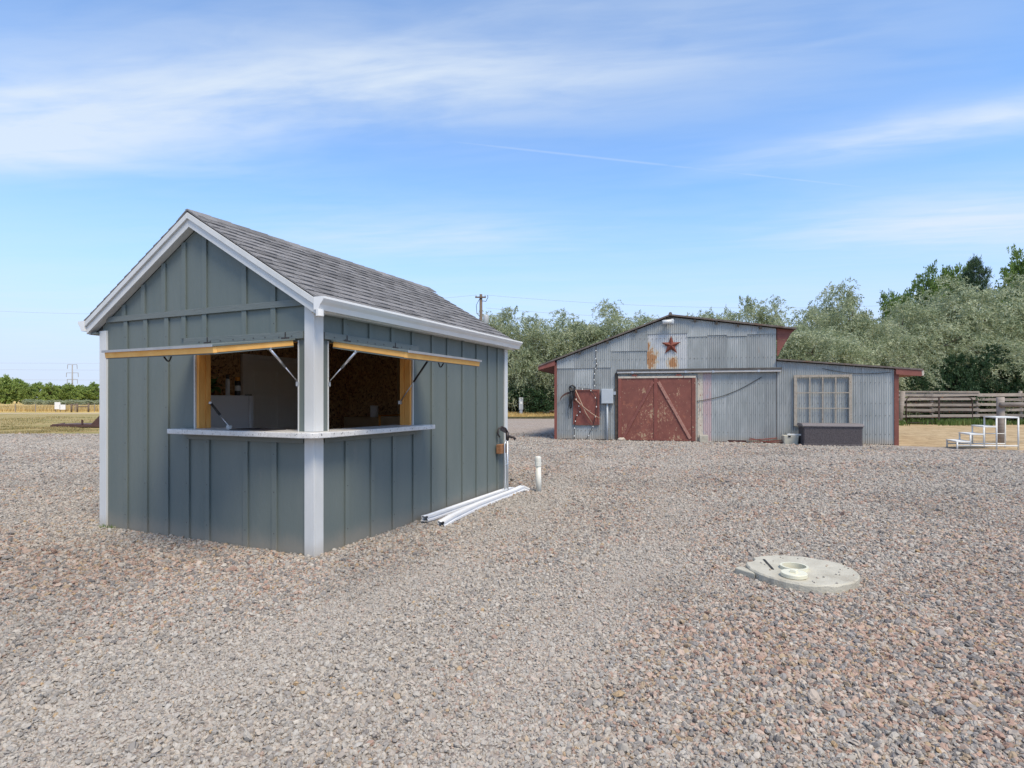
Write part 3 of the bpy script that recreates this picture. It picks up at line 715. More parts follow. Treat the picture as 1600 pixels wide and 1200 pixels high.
# hatches: painted skin above, raw pine frame, painted board below
def hatch(side):
    Lh, dz = .875, .132; ux = Vector((-.859, 0, -dz)).normalized() if side == 'g' else Vector((0, -.859, -dz)).normalized()
    al = Vector((0, 1, 0)) if side == 'g' else Vector((1, 0, 0)); up = al.cross(ux) if side == 's' else ux.cross(al)
    if up.z < 0: up = -up
    base = Vector((-.034, 0, 2.035)) if side == 'g' else Vector((0, -.034, 2.035))
    mt = Matrix((( *[al.x, ux.x, up.x], base.x), (al.y, ux.y, up.y, base.y), (al.z, ux.z, up.z, base.z), (0, 0, 0, 1)))
    a0, a1 = OY0 + .012, OY1 - .006
    h = MB().box((a0 - .01, .004, -.016), (a1 + .01, Lh + .012, 0), mt).build('hatch', 'siding_paint', kiosk)
    def sub(nm, a, b, mat, bev=.002): return MB().box(a, b, mt).build(nm, mat, h, bev)
    sub('edge_strip', (a0 - .012, Lh + .0125, -.018), (a1 + .012, Lh + .017, .003), 'galvanised', 0)
    pm = 'pine_pale'
    sub('frame_rail', (a0, Lh - .036, -.068), (a1, Lh, -.017), pm)
    sub('frame_rail', (a0, .02, -.066), (a0 + .038, Lh - .037, -.017), pm)
    sub('frame_rail', (a1 - .038, .02, -.066), (a1, Lh - .037, -.017), pm)
    sub('frame_rail', (a0 + .039, .02, -.066), (a1 - .039, .058, -.017), pm)
    sub('lining_board', (a0 + .002, .02, -.078), (a1 - .002, Lh - .005, -.069), 'siding_paint', 0)
    hb = MB()
    mid = (a0 + a1) / 2 + (.0 if side == 'g' else .05)
    pts = [mt @ Vector((mid - .05 + .1 * k / 8, Lh - .10, -.079 - .045 * math.sin(math.pi * k / 8))) for k in range(9)]
    hb.tube(pts, .007, 6); hb.build('handle', 'black_rubber', h, smooth=True)
    # gas struts from the hatch frame to the jambs
    for edge, far in ((a0 + .02, False), (a1 - .02, True)):
        top = mt @ Vector((edge, .29 if not far else .22, -.075))
        sw_ = lambda a, b, z: Vector((b, a, z)) if side == 'g' else Vector((a, b, z))
        jb = sw_(edge - .025, .012, 1.62)
        if far: jb = sw_(OY1 - .055, .135, 1.44)
        if far and side == 'g': top = sw_(OY1 - .055, .135, 1.43); jb = sw_(OY1 - .30, .16, OZ0 + .02)     # this strut has come loose and hangs down
        mdp = top.lerp(jb, .52)
        st = MB().tube([top, mdp], .0125, 8)
        so = st.build('gas_strut', 'steel' if not far else 'black_rubber', h, smooth=True)
        MB().tube([mdp, jb], .006, 6).build('strut_rod', 'steel', h, smooth=True)
        MB().tube([top + Vector((0, 0, .012)), top - Vector((0, 0, .012))], .02, 8).build('strut_bracket', 'galvanised', h)
        MB().box(jb - Vector((.018, .018, .03)), jb + Vector((.018, .018, .012))).build('strut_bracket', 'galvanised', h)
hatch('g'); hatch('s')
# roof: deck, shingles in courses, ridge caps, rake boards, fascia, gutters
RX0, RX1 = -.095, 4.32
ns = math.sqrt(1 + SL * SL); cs, sn = 1 / ns, SL / ns
HALF, HALFB = 1.685, 1.725        # eave reach towards the side wall and towards the far side
roof = MB().prism([(RID_Y, RID_Z - .012), (RID_Y + HALFB, RID_Z - SL * HALFB - .012), (RID_Y + HALFB, RID_Z - SL * HALFB - .05), (RID_Y, RID_Z - .055), (RID_Y - HALF, RID_Z - SL * HALF - .05), (RID_Y - HALF, RID_Z - SL * HALF - .012)], 'x', RX0 + .014, RX1 - .012).build('roof', 'roof_underlay', kiosk)
NC, NR = 15, 14
slope_len = HALF / cs + .02; ex = slope_len / NR; tw = (RX1 - RX0 + .02) / NC
def shingle_mesh(wd, seed):
    m = MB(); rr = random.Random(seed)
    m.prism([(0, -.001), (ex * 1.28, .001), (ex * 1.28, .006), (0, .017)], 'x', .003, wd - .003)
    # laminated tabs of the architectural shingle: one or two thicker pieces
    a = rr.uniform(.1, .35) * wd; b = a + rr.uniform(.3, .5) * wd
    m.prism([(-.002, .006), (ex * .98, .0), (ex * .98, .010), (-.002, .0225)], 'x', a, min(b, wd - .006))
    return m.mesh('shingle', 'shingle_asphalt')
SM = [shingle_mesh(tw, i) for i in range(6)]; SH = [shingle_mesh(tw * .5, 40 + i) for i in range(2)]
def slope_basis(sgn):     # local x along ridge, y up the slope, z outwards
    X = Vector((1, 0, 0)) if sgn < 0 else Vector((-1, 0, 0)); Y = Vector((0, -sgn * cs, sn)); Z = X.cross(Y)
    return Matrix((( X.x, Y.x, Z.x), (X.y, Y.y, Z.y), (X.z, Y.z, Z.z)))
bas = slope_basis(-1); erot = bas.to_euler()
eave = Vector((0, RID_Y - HALF - .02 * cs, RID_Z - SL * HALF - .02 * sn))
for r in range(NR):
    xs_ = RX0 - .01; first = True
    seq = ([.5] + [1] * (NC - 1) + [.5]) if r % 2 else [1] * NC
    for q_ in seq:
        me = random.choice(SM if q_ == 1 else SH)
        p = eave + bas @ Vector((0, r * ex, random.uniform(-.001, .001)))
        put('shingle', me, roof, (xs_, p.y, p.z), erot); xs_ += tw * q_
far = MB(); bas2 = slope_basis(1); eave2 = Vector((0, RID_Y + HALFB + .02 * cs, RID_Z - SL * HALFB - .02 * sn))
for r in range(NR):
    for c in range(NC):
        p = eave2 + bas2 @ Vector((0, r * ex, 0))
        o = Matrix.Translation((RX0 - .01 + tw * (c + 1), p.y, p.z)) @ bas2.to_4x4()
        far.prism([(0, -.001), (ex * 1.28, .001), (ex * 1.28, .006), (0, .017)], 'x', .003, tw - .003, o)
far.build('shingle', 'shingle_asphalt', roof, kind='stuff')
rc = MB().prism([(-.14, -.14 * SL - .0), (0, .004), (.14, -.14 * SL), (.14, -.14 * SL + .014), (0, .020), (-.14, -.14 * SL + .014)], 'x', 0, .27).mesh('ridge_cap', 'shingle_asphalt')
for k in range(18): put('ridge_cap', rc, roof, (RX0 - .01 + k * .2525, RID_Y, RID_Z + .006 + (k % 2) * .001), (0, R(-1.4), 0))
def rake(x0, x1, sgn, z_top, z_bot, y_in, y_out, nm, mat):
    f = lambda y, d: RID_Z - SL * abs(y - RID_Y) - d
    ya, yb = RID_Y + sgn * y_in, RID_Y + sgn * y_out
    MB().prism([(ya, f(ya, z_top)), (yb, f(yb, z_top)), (yb, f(yb, z_bot)), (ya, f(ya, z_bot))], 'x', x0, x1).build(nm, mat, kiosk, .002)
for s_ in (-1, 1):
    HF = HALF if s_ < 0 else HALFB
    rake(-.085, -.060, s_, .014, .155, .001, HF, 'rake_board', 'white_trim')
    rake(-.106, -.086, s_, .012, .072, .001, HF + .002, 'rake_trim', 'white_trim')
    rake(-.059, -.001, s_, .140, .152, .001, HF, 'soffit', 'white_trim')
    rake(4.29, 4.315, s_, .014, .155, .001, HF, 'rake_board', 'white_trim')
# eave boards and gutters
bx('fascia', (-.059, RID_Y - HALF + .0, 2.262), (4.289, RID_Y - HALF + .03, 2.385), 'white_trim', kiosk)
bx('eave_soffit', (-.059, RID_Y - HALF + .031, 2.264), (4.289, -.001, 2.285), 'white_trim', kiosk)
bx('fascia', (-.059, RID_Y + HALFB - .03, 2.21), (4.289, RID_Y + HALFB, 2.345), 'white_trim', kiosk)
bx('eave_soffit', (-.059, KW + .025, 2.212), (4.289, RID_Y + HALFB - .031, 2.232), 'siding_paint', kiosk)
def gutter(y0, sg):
    zt = RID_Z - SL * (HALF if sg > 0 else HALFB) - .006
    P_ = [(0, zt), (0, zt - .115), (-.055, zt - .115), (-.075, zt - .07), (-.100, zt - .045), (-.118, zt - .02), (-.118, zt), (-.104, zt), (-.104, zt - .02), (-.09, zt - .04), (-.062, zt - .068), (-.048, zt - .102), (-.006, zt - .102), (-.006, zt)]
    gt = MB().prism([(y0 + sg * a, b) for a, b in P_], 'x', -.108, 4.37).build('gutter', 'gutter_white', kiosk)
    for x in (-.111, 4.3705):
        MB().prism([(y0 + sg * a, b) for a, b in P_[:7]], 'x', x, x + .003).build('end_cap', 'gutter_white', gt)
    return gt
gg = gutter(RID_Y - HALF - .001, 1); gutter(RID_Y + HALFB + .001, -1)
MB().tube([(-.08, -.145, 2.275), (-.08, -.145, 2.215)], .036, 10).build('outlet', 'gutter_white', gg)

# things inside the kiosk
fr = thing('fridge', 'white fridge behind the raw pine post of the left serving window', 'fridge', K(1.14, 2.70, .06), KA)
bx('body', (-.33, -.26, .03), (.262, .30, 1.46), 'fridge_white', fr, .008)
dd = bx('door', (.27, -.265, .05), (.335, .30, 1.455), 'fridge_white', fr, .010)
bx('hinge', (.25, -.255, 1.4605), (.32, -.2, 1.472), 'black_rubber', dd)
bx('base', (-.32, -.25, 0), (.26, .29, .029), 'black_rubber', fr)
FT = 1.52
pl = thing('potted_plant', 'green leafy potted plant with reddish flowers on the fridge', 'plant', K(.93, 2.58, FT), KA)
MB().lathe([(.05, 0), (.075, .10), (.08, .105), (.07, .105), (.065, .09)], 14).build('pot', 'pot_dark', pl, smooth=True)
lf = MB(); rr = random.Random(3)
for k in range(46):
    a = rr.uniform(0, 6.28); e = rr.uniform(-.2, 1.0); L = rr.uniform(.10, .24)
    d = Vector((math.cos(a) * math.cos(e), math.sin(a) * math.cos(e), math.sin(e))); s_ = d.cross(Vector((0, 0, 1))).normalized() * rr.uniform(.03, .05)
    o = Vector((0, 0, .10)); p1, p2, p3 = o + d * L * .4, o + d * L * .75 + Vector((0, 0, -.01)), o + d * L + Vector((0, 0, -.05))
    lf.add([o, p1 - s_, p1 + s_, p2 - s_ * .9, p2 + s_ * .9, p3], [(0, 1, 2), (1, 3, 4, 2), (3, 5, 4)])
lf.build('foliage', 'houseplant_leaf', pl)
fl = MB()
for k in range(16):
    a = rr.uniform(0, 6.28); r_ = rr.uniform(.02, .17); c = Vector((r_ * math.cos(a), r_ * math.sin(a), rr.uniform(.24, .36)))
    for j in range(5):
        t = j * 1.257; d = Vector((math.cos(t), math.sin(t), .4)) * .03; e_ = Vector((-math.sin(t), math.cos(t), 0)) * .014
        fl.add([c, c + d - e_, c + d * 1.3, c + d + e_], [(0, 1, 2, 3)])
fl.build('flower', 'barn_red', pl, kind='stuff')
def can(loc, label, body, cap, h=.2, r_=.033):
    t = thing('spray_can', label, 'can', loc, 0, None)
    MB().lathe([(r_ * .95, 0), (r_, .006), (r_, h * .74), (r_ * .8, h * .8)], 16).build('can_body', body, t, smooth=True)
    MB().lathe([(r_ * .78, h * .8), (r_ * .78, h), (r_ * .7, h * 1.01)], 16).build('cap', cap, t, smooth=True)
    return t
c1 = can(K(1.33, 2.56, FT), 'black spray can with an orange cap and pale label on the fridge', 'can_dark', 'can_orange', .24, .036)
MB().lathe([(.0368, .06), (.0368, .13)], 16).build('label_band', 'can_white', c1)
can(K(1.21, 2.60, FT), 'slim white spray can with a black cap on the fridge', 'can_white', 'can_dark', .27, .026)
mat_ = thing('serving_tray', 'thin dark serving mat lying on the left counter', 'mat', K(.06, .78, OZ0 + .001), KA)
bx('mat_sheet', (-.13, -.24, 0), (.13, .24, .008), 'cast_iron', mat_)
sw = thing('wall_socket', 'small black socket box beside the fridge inside the kiosk', 'socket', K(1.76, KW - T - .012, 1.02), KA)
bx('socket_plate', (-.035, -.03, 0), (.035, 0, .13), 'black_rubber', sw, .003)
cb = thing('cupboard', 'low plywood cupboard in the dark corner seen through the right serving window', 'cupboard', K(3.72, 2.20, .06), KA)
bx('carcass', (-.3, -.32, 0), (.3, .38, 1.12), 'box_card', cb, .004)
bx('side_panel', (-.305, -.36, 0), (.3, -.322, 1.16), 'pine', cb, .003)
bx('carcass', (-.3, -.8, 0), (.3, -.362, 1.14), 'plywood_dark', cb, .004)
rl = thing('paper_roll', 'white paper towel roll standing on the plywood cupboard', 'paper roll', K(3.62, 2.12, 1.18), KA)
MB().lathe([(.02, 0), (.066, 0.001), (.066, .19), (.02, .191)], 20).build('paper', 'paper_roll', rl, smooth=False)
MB().lathe([(.0195, .001), (.0195, .188)], 12).build('core', 'box_card', rl)
mt_ = thing('shelf_post', 'brown wall post with a small shelf in the dark back corner of the kiosk', 'shelf', K(3.95, 1.35, .06), KA)
bx('post', (-.02, -.03, 0), (.02, .03, 1.75), 'old_board', mt_)
bx('shelf', (-.12, -.3, 1.751), (.1, .05, 1.775), 'plywood_dark', mt_)
MB().prism([(-.02, 1.75), (-.11, 1.75), (-.02, 1.62)], 'y', -.02, .02).build('bracket', 'old_board', mt_)

# beside the kiosk: hydrant, downspouts, capped pipe
hy = thing('yard_hydrant', 'black handled yard hydrant on a thin galvanised pipe at the far kiosk corner', 'hydrant', K(3.98, -.13, 0), KA)
MB().tube([(.0, 0, -.05), (.0, 0, .86)], .017, 10).build('standpipe', 'galvanised', hy, smooth=True)
hd = MB().tube([(0, 0, .84), (0, 0, .96)], [.026, .03], 10).build('head', 'cast_iron', hy, smooth=True)
MB().tube([(0, 0, .90), (.03, -.09, .885), (.04, -.12, .85)], [.022, .02, .022], 10).build('spout', 'cast_iron', hd, smooth=True)
hp = [(0.0, .0, .955), (-.03, .02, 1.02), (-.09, .05, 1.05), (-.15, .08, 1.02), (-.16, .09, .95), (-.13, .07, .89)]
MB().tube(hp, [.02, .018, .014, .013, .013, .011], 8).build('handle', 'cast_iron', hd, smooth=True)
MB().beam((-.02, .01, .97), (-.11, .06, 1.02), .012, .05).build('lever', 'cast_iron', hd)
bk = bx('mount_block', (-.17, .03, .64), (.07, .11, .78), 'old_board', hy, .006)
MB().tube([(-.10, 0.0, .02), (-.10, .0, .79), (-.06, 0, .83), (-.0, 0, .84)], .011, 8).build('side_pipe', 'galvanised', hy, smooth=True)
MB().tube([(-.10, .0, .47), (.0, .0, .47)], .012, 8).build('tie_bar', 'galvanised', hy, smooth=True)

def downspout(name, label, pts, wd, ht, elbows):
    t = thing(name, label, 'downspout', (pts[0][0], pts[0][1], 0))
    o = Vector((pts[0][0], pts[0][1], 0)); P_ = [Vector(p) - o for p in pts]
    for i in range(len(P_) - 1):
        a, b = P_[i], P_[i + 1]; d = (b - a).normalized(); sd = d.cross(Vector((0, 0, 1))).normalized(); u = sd.cross(d)
        rings = []; m = MB(); hw, hh = wd / 2, ht / 2
        # fluted rectangular section, open at the ends
        prof_ = [(-hw, -hh), (hw, -hh), (hw, -hh * .35), (hw - .008, -hh * .2), (hw - .008, hh * .2), (hw, hh * .35), (hw, hh), (hw * .4, hh), (hw * .3, hh - .008), (-hw * .3, hh - .008), (-hw * .4, hh), (-hw, hh), (-hw, hh * .35), (-hw + .008, hh * .2), (-hw + .008, -hh * .2), (-hw, -hh * .35)]
        inner = [(x * .93, y * .93) for x, y in prof_]; n_ = len(prof_)
        vs = [c + sd * x + u * y for c in (a, b) for pr in (prof_, inner) for x, y in pr]
        fs = []
        for k in range(n_):
            j = (k + 1) % n_
            fs += [(k, j, 2 * n_ + j, 2 * n_ + k), (n_ + j, n_ + k, 3 * n_ + k, 3 * n_ + j), (k, n_ + k, n_ + j, j), (2 * n_ + k, 2 * n_ + j, 3 * n_ + j, 3 * n_ + k)]
        m.add(vs, fs).build('elbow' if i in elbows else 'spout_tube', 'downspout_white', t)
    return t
downspout('downspout', 'white downspout lying tight along the kiosk wall, elbow end to the front', [K(1.62, -.155, .075), K(1.78, -.13, .06), K(4.05, -.10, .06), K(4.2, -.11, .05)], .085, .065, (0,))
downspout('downspout', 'white downspout lying askew on the gravel with an open brown mouth', [K(1.55, -.42, .045), K(1.83, -.40, .065), K(2.75, -.27, .052), K(4.02, -.235, .05), K(4.26, -.265, .075), K(4.35, -.315, .03)], .09, .07, (0, 4))
pv = thing('vent_pipe', 'cream capped plastic pipe standing in the gravel behind the kiosk', 'pipe', (.41, 9.06, 0))
MB().tube([(0.012, 0, -.05), (0.004, 0, .44)], .043, 20).build('pipe', 'pvc_cream', pv, smooth=True)
MB().lathe([(.052, .42), (.052, .485), (.049, .487), (.049, .492), (.051, .494), (.051, .545), (.045, .565), (.03, .575), (.0, .577)], 22).build('cap', 'pvc_cream', pv, smooth=False)

# concrete cover in the gravel
dk = thing('concrete_cover', 'round broken edged concrete tank cover with a plastic ring set in the gravel', 'tank cover', (DISK[0], DISK[1], 0), R(4))
n_ = 56; rr = random.Random(5)
rad = [.418 * (1 + .02 * math.sin(3 * i / n_ * 6.28 + 1) + rr.uniform(-.012, .012)) for i in range(n_)]
for k in (20, 21, 22): rad[k] *= .9
outl = [(rad[i] * math.cos(i / n_ * 6.283), rad[i] * math.sin(i / n_ * 6.283)) for i in range(n_)]
m = MB(); hole = [(-.06 + .094 * math.cos(i / n_ * 6.283), -.0 + .094 * math.sin(i / n_ * 6.283)) for i in range(n_)]
zt, zb = .078, -.03
vs = [(x * 1.0, y * 1.0, zb) for x, y in outl] + [(x, y, zt - .012 + rr.uniform(-.004, .004)) for x, y in outl] + [(x * .975, y * .975, zt + rr.uniform(-.002, .002)) for x, y in outl] + [(x, y, zt + .001) for x, y in hole] + [(x, y, zb) for x, y in hole]
fs = []
for i in range(n_):
    j = (i + 1) % n_
    for a in range(4): fs.append((a * n_ + i, a * n_ + j, (a + 1) * n_ + j, (a + 1) * n_ + i))
m.add(vs, fs).build('slab', 'concrete', dk)
MB().prism([(-.50, .13), (-.465, .05), (-.415, -.05), (-.40, .02), (-.405, .09), (-.41, .15), (-.45, .17)], 'z', -.02, .06).build('broken_piece', 'concrete', dk, .008)
rg = MB()
k_ = 40; ro, ri = .108, .090
vs = [(r_ * math.cos(i / k_ * 6.283), r_ * math.sin(i / k_ * 6.283), z) for r_, z in ((ro, zt - .03), (ro, zt + .026), (ri, zt + .026), (ri, zt - .14)) for i in range(k_)]
rg.add(vs, [(a * k_ + i, a * k_ + (i + 1) % k_, (a + 1) * k_ + (i + 1) % k_, (a + 1) * k_ + i) for a in range(3) for i in range(k_)], Matrix.Translation((-.06, 0, 0)))
rg.build('ring', 'cream_plastic', dk, smooth=False)
MB().lathe([(.0, 0), (.089, .0)], 30, Matrix.Translation((-.06, 0, zt - .13))).build('ring_floor', 'pvc_dirty', dk)
MB().beam((-.17, .28, zt + .002), (-.245, -.01, zt + .002), .018, .006).build('lifting_slot', 'dark_slot', dk)
ld = thing('plastic_disc', 'cream round plastic lid lying on the concrete tank cover beside its ring', 'lid', (DISK[0] - .165, DISK[1] - .215, zt + .003))
MB().lathe([(.092, 0), (.096, .004), (.096, .028), (.092, .032)], 36).build('lid_disc', 'cream_plastic', ld)
MB().lathe([(.034, .0322), (.030, .052), (.028, .054)], 4).build('lid_knob', 'cream_plastic', ld, .004)

# ------------------------------------------------------------------ barn
barn = thing('barn', 'old corrugated metal barn with lean-to, red sliding door and red eaves', 'barn', BC, BA)
def zl(x): return 2.94 + (x - .05) * (4.40 - 2.94) / 4.02          # left roof line
def zr(x): return 4.40 - (x - 4.07) * (4.40 - 3.90) / 3.44         # right roof line of the main block
def zn(x): return 2.80 - (x - 7.5) * .0935                        # lean-to roof line
def zroof(x): return zl(x) if x < 4.07 else zr(x)
BD = 7.5                                                          # depth
w = MB()
w.prism([(.05, -.05), (7.5, -.05), (7.5, zr(7.5) - .03), (4.07, 4.36), (.05, zl(.05) - .03)], 'y', .03, .10)
w.prism([(.05, -.05), (7.5, -.05), (7.5, zr(7.5) - .03), (4.07, 4.36), (.05, zl(.05) - .03)], 'y', BD - .07, BD)
w.box((.05, .101, -.05), (.12, BD - .071, zl(.05) - .04)).box((7.43, .101, -.05), (7.5, BD - .071, zr(7.5) - .04))
w.prism([(7.501, -.05), (11.0, -.05), (11.0, zn(11) - .03), (7.501, zn(7.5) - .03)], 'y', .03, .10)
w.prism([(7.501, -.05), (11.0, -.05), (11.0, zn(11) - .03), (7.501, zn(7.5) - .03)], 'y', BD - .07, BD)
w.box((10.93, .101, -.05), (11.0, BD - .071, zn(11) - .04))
w.build('frame_wall', 'barn_red', barn)
def corr(x0, x1, z0, ztop, y, mat, bow=0, amp=.0085, pitch=.0676, ragged=0, name='corrugated_sheet'):
    """one corrugated sheet on the front; ztop may be a number or a function of x"""
    m = MB(); nseg = max(4, int((x1 - x0) / pitch * 6)); vs = []
    f = ztop if callable(ztop) else (lambda x: ztop)
    rr_ = random.Random(int(x0 * 977 + z0 * 131))
    for i in range(nseg + 1):
        x = x0 + (x1 - x0) * i / nseg; d = amp * math.sin(2 * math.pi * x / pitch)
        zb_ = z0 + (rr_.uniform(0, ragged) if ragged else 0)
        vs += [(x, y + d - .010, zb_), (x, y + d - bow, (z0 + f(x)) / 2), (x, y + d, f(x))]
    fs = [(i * 3 + k, (i + 1) * 3 + k, (i + 1) * 3 + k + 1, i * 3 + k + 1) for i in range(nseg) for k in (0, 1)]
    o = m.add(vs, fs).build(name, mat, barn, smooth=True)
    return o
rs = random.Random(21)
x = .06
edges = [.06]
while edges[-1] < 7.44: edges.append(min(edges[-1] + rs.uniform(.60, .70), 7.5) if edges[-1] < 6.8 else 7.5)
tin = 0
for a, b in zip(edges[:-1], edges[1:]):
    b2 = b + .03 if b < 7.45 else b
    # rows: lower, middle, gable top
    cuts = [-.01]
    if b < 2.2: cuts += [2.62 + rs.uniform(-.02, .02)]
    else: cuts += [2.44 + rs.uniform(-.02, .02), 3.20 if (a < 2.7) else (3.66 + rs.uniform(-.03, .03) if a > 4.2 else 3.78)]
    lim = min(zroof(a), zroof(b2)) - .12
    cuts = [c for c in cuts if c < lim]
    for i, z0 in enumerate(cuts):
        last = i == len(cuts) - 1
        yy = -.004 - .012 * ((len(cuts) - i) % 2) - rs.uniform(0, .006)
        mat = 'sheet_metal'
        if i == 1 and 2.85 < a < 4.2: mat = 'sheet_rusty'
        top = (lambda q: zroof(q) - .035) if last else (cuts[i + 1] + .04)
        if i == 0 and 5.1 < a < 7.2: z0 = rs.choice([.02, .05, .08, .03])
        corr(a, b2, z0, top, yy, mat, bow=rs.uniform(0, .012), ragged=.015 if i == 0 else 0)
a = 7.52
while a < 10.95:
    b = min(a + rs.uniform(.62, .68), 11.0)
    if 11.0 - b < .25: b = 11.0
    corr(a, min(b + .03, 11.0), .0, lambda q: zn(q) - .03, .004 - rs.uniform(0, .008), 'sheet_metal', bow=rs.uniform(0, .008), ragged=.012)
    a = b
corr(4.99, 5.16, .03, 2.40, -.026, 'peeling_cream', amp=.004, name='trim_strip')
corr(5.17, 5.44, .03, 2.40, -.024, 'sheet_pink', name='painted_strip')
# nail heads in rows
nl = MB()
for z in (.35, .95, 1.35, 2.02, 2.9, 3.62):
    for k in range(int(11 / .14)):
        xx = .1 + k * .14 + rs.uniform(-.02, .02)
        if 2.2 < xx < 4.95 and z < 2.4: continue
        if xx < 7.5 and z > zroof(xx) - .1: continue
        if xx > 7.5 and z > zn(xx) - .1: continue
        nl.box((xx, -.036, z), (xx + .014, -.014, z + .014))
nl.build('nail_head', 'dark_timber', barn, kind='stuff')
# roofs: thin sheets on timber, seen edge on
def roof_slab(nm, pa, pb, th, y0, y1, mat): return MB().prism([pa, pb, (pb[0], pb[1] - th), (pa[0], pa[1] - th)], 'y', y0, y1).build(nm, mat, barn)
eL = -.62
roof_slab('roof', (eL, zl(eL) + .045), (4.075, 4.455), .055, -.16, BD + .15, 'barn_roof')
roof_slab('roof', (4.08, 4.452), (8.10, zr(8.10) + .045), .055, -.16, BD + .15, 'barn_roof')
roof_slab('roof', (7.52, zn(7.5) + .045), (11.78, zn(11.78) + .045), .05, -.14, BD + .15, 'barn_roof')
MB().tube([(4.075, -.17, 4.465), (4.075, BD + .16, 4.465)], .06, 8).build('ridge_cap', 'barn_roof', barn)
pe = MB().box((-.035, -.12, -.10), (.035, .02, 0)).mesh('purlin', 'dark_timber')
for xx in (.9, 1.9, 2.9, 3.9, 4.9, 5.6, 6.3, 7.0):
    put('purlin', pe, barn, (xx, -.012, zroof(xx) - .012))
bx('truss_board', (3.97, -.10, 4.28), (4.17, -.02, 4.375), 'dark_timber', barn)
# red eaves
def lowslope(x, d): return zl(x) - d
MB().prism([(eL, zl(eL) - .015), (.0, zl(0) - .015), (.0, zl(0) - .20), (eL, zl(eL) - .13)], 'y', -.13, -.095).build('rake_board', 'soffit_red', barn)
MB().prism([(eL, zl(eL) - .02), (eL + .03, zl(eL) - .02), (eL + .03, zl(eL) - .15), (eL, zl(eL) - .15)], 'y', -.094, BD).build('fascia', 'soffit_red', barn)
for k in range(7):
    y0 = -.09 + k * 1.08
    MB().prism([(eL + .031, zl(eL) - .11), (.045, zl(.045) - .11), (.045, zl(.045) - .135), (eL + .031, zl(eL) - .135)], 'y', y0, y0 + 1.07).build('soffit_board', 'soffit_red', barn)
MB().prism([(11.02, zn(11.02) - .008), (11.74, zn(11.74) - .008), (11.74, zn(11.74) - .19), (11.02, zn(11.02) - .19)], 'y', -.12, -.085).build('rake_board', 'soffit_red', barn)
bx('eave_block', (11.741, -.125, zn(11.74) - .17), (11.80, -.08, zn(11.74) - .01), 'peeling_cream', barn)
MB().prism([(11.012, zn(11.0) - .16), (11.74, zn(11.74) - .14), (11.74, zn(11.74) - .165), (11.012, zn(11.0) - .185)], 'y', -.084, BD).build('soffit_board', 'soffit_red', barn)
# boarded red end of the high eave: horizontal boards cut along the slope
for k in range(5):
    z1_ = zr(7.6) - .03 - k * .185; z0_ = z1_ - .178
    def xe(z): return 7.54 + max(.03, (z - 2.93) / (3.84 - 2.93) * .52)
    MB().prism([(7.54, z0_), (xe(z0_), z0_), (xe(z1_), min(z1_, zr(xe(z1_)) - .02)), (7.54, z1_)], 'y', .02, .05).build('eave_board', 'soffit_red', barn)
MB().prism([(7.5, zr(7.5) - .02), (8.06, zr(8.06) - .02), (8.06, zr(8.06) - .06), (7.5, zr(7.5) - .06)], 'y', .051, BD).build('soffit_board', 'soffit_red', barn)
bx('corner_post', (-.035, -.05, -.02), (.055, .09, 2.84), 'barn_red', barn, .004)
bx('corner_post', (11.0, -.045, -.02), (11.13, .09, 2.44), 'barn_red_worn', barn, .004)
bx('sill_board', (.1, -.032, -.02), (2.2, -.014, .05), 'dark_timber', barn)
bx('sill_board', (7.6, -.012, -.02), (10.98, .002, .04), 'dark_timber', barn)
# sliding door on its track
sd_ = bx('sliding_door', (2.30, -.10, .05), (4.90, -.065, 2.23), 'barn_red_worn', barn)
bx('top_rail', (2.28, -.128, 2.231), (4.93, -.062, 2.30), 'peeling_cream', sd_)
for a, b, mt__ in ((2.28, 2.40, 'barn_red'), (3.52, 3.64, 'barn_red'), (4.79, 4.92, 'barn_red_worn')): bx('stile', (a, -.124, .04), (b, -.101, 2.229), mt__, sd_, .003)
MB().beam((2.46, -.120, .12), (3.49, -.120, 2.10), .038, .10, (-.9, 0, .45)).build('brace', 'brace_dark', sd_, .004)
MB().beam((4.74, -.120, .12), (3.67, -.120, 2.10), .038, .10, (.9, 0, .45)).build('brace', 'brace_pale', sd_, .004)
bx('edge_strip', (4.921, -.118, .06), (4.945, -.07, 2.23), 'peeling_cream', sd_)
bx('bottom_rail', (2.401, -.118, .04), (3.519, -.101, .10), 'barn_red_worn', sd_); bx('bottom_rail', (3.641, -.118, .04), (4.789, -.101, .10), 'barn_red_worn', sd_)
for xx in (2.85, 4.35):
    MB().prism([(xx - .12, 2.30), (xx + .12, 2.30), (xx + .05, 2.37), (xx - .05, 2.37)], 'y', -.135, -.128).build('hanger', 'barn_red', sd_)
bx('door_post', (2.17, -.075, -.02), (2.27, .02, 2.42), 'dark_timber', barn)
tk = bx('door_track', (2.25, -.17, 2.405), (7.63, -.10, 2.475), 'track_metal', barn, .008)
bx('track_cover', (2.23, -.19, 2.476), (7.66, -.04, 2.545), 'track_dark', tk, .006)
for xx in (2.75, 4.55, 5.45, 6.9): bx('track_bracket', (xx, -.182, 2.40), (xx + .07, -.1705, 2.49), 'galvanised', tk)
# red shutter
sh = bx('shutter', (.68, -.055, .57), (1.60, -.03, 1.82), 'barn_red', barn)
for a, b in (((.66, .57), (.73, 1.84)), ((1.55, .57), (1.62, 1.84))): bx('frame_board', (a[0], -.075, a[1]), (b[0], -.056, b[1]), 'barn_red', sh)
for z in (.55, 1.77): bx('frame_board', (.731, -.074, z), (1.549, -.056, z + .07), 'barn_red_worn', sh)
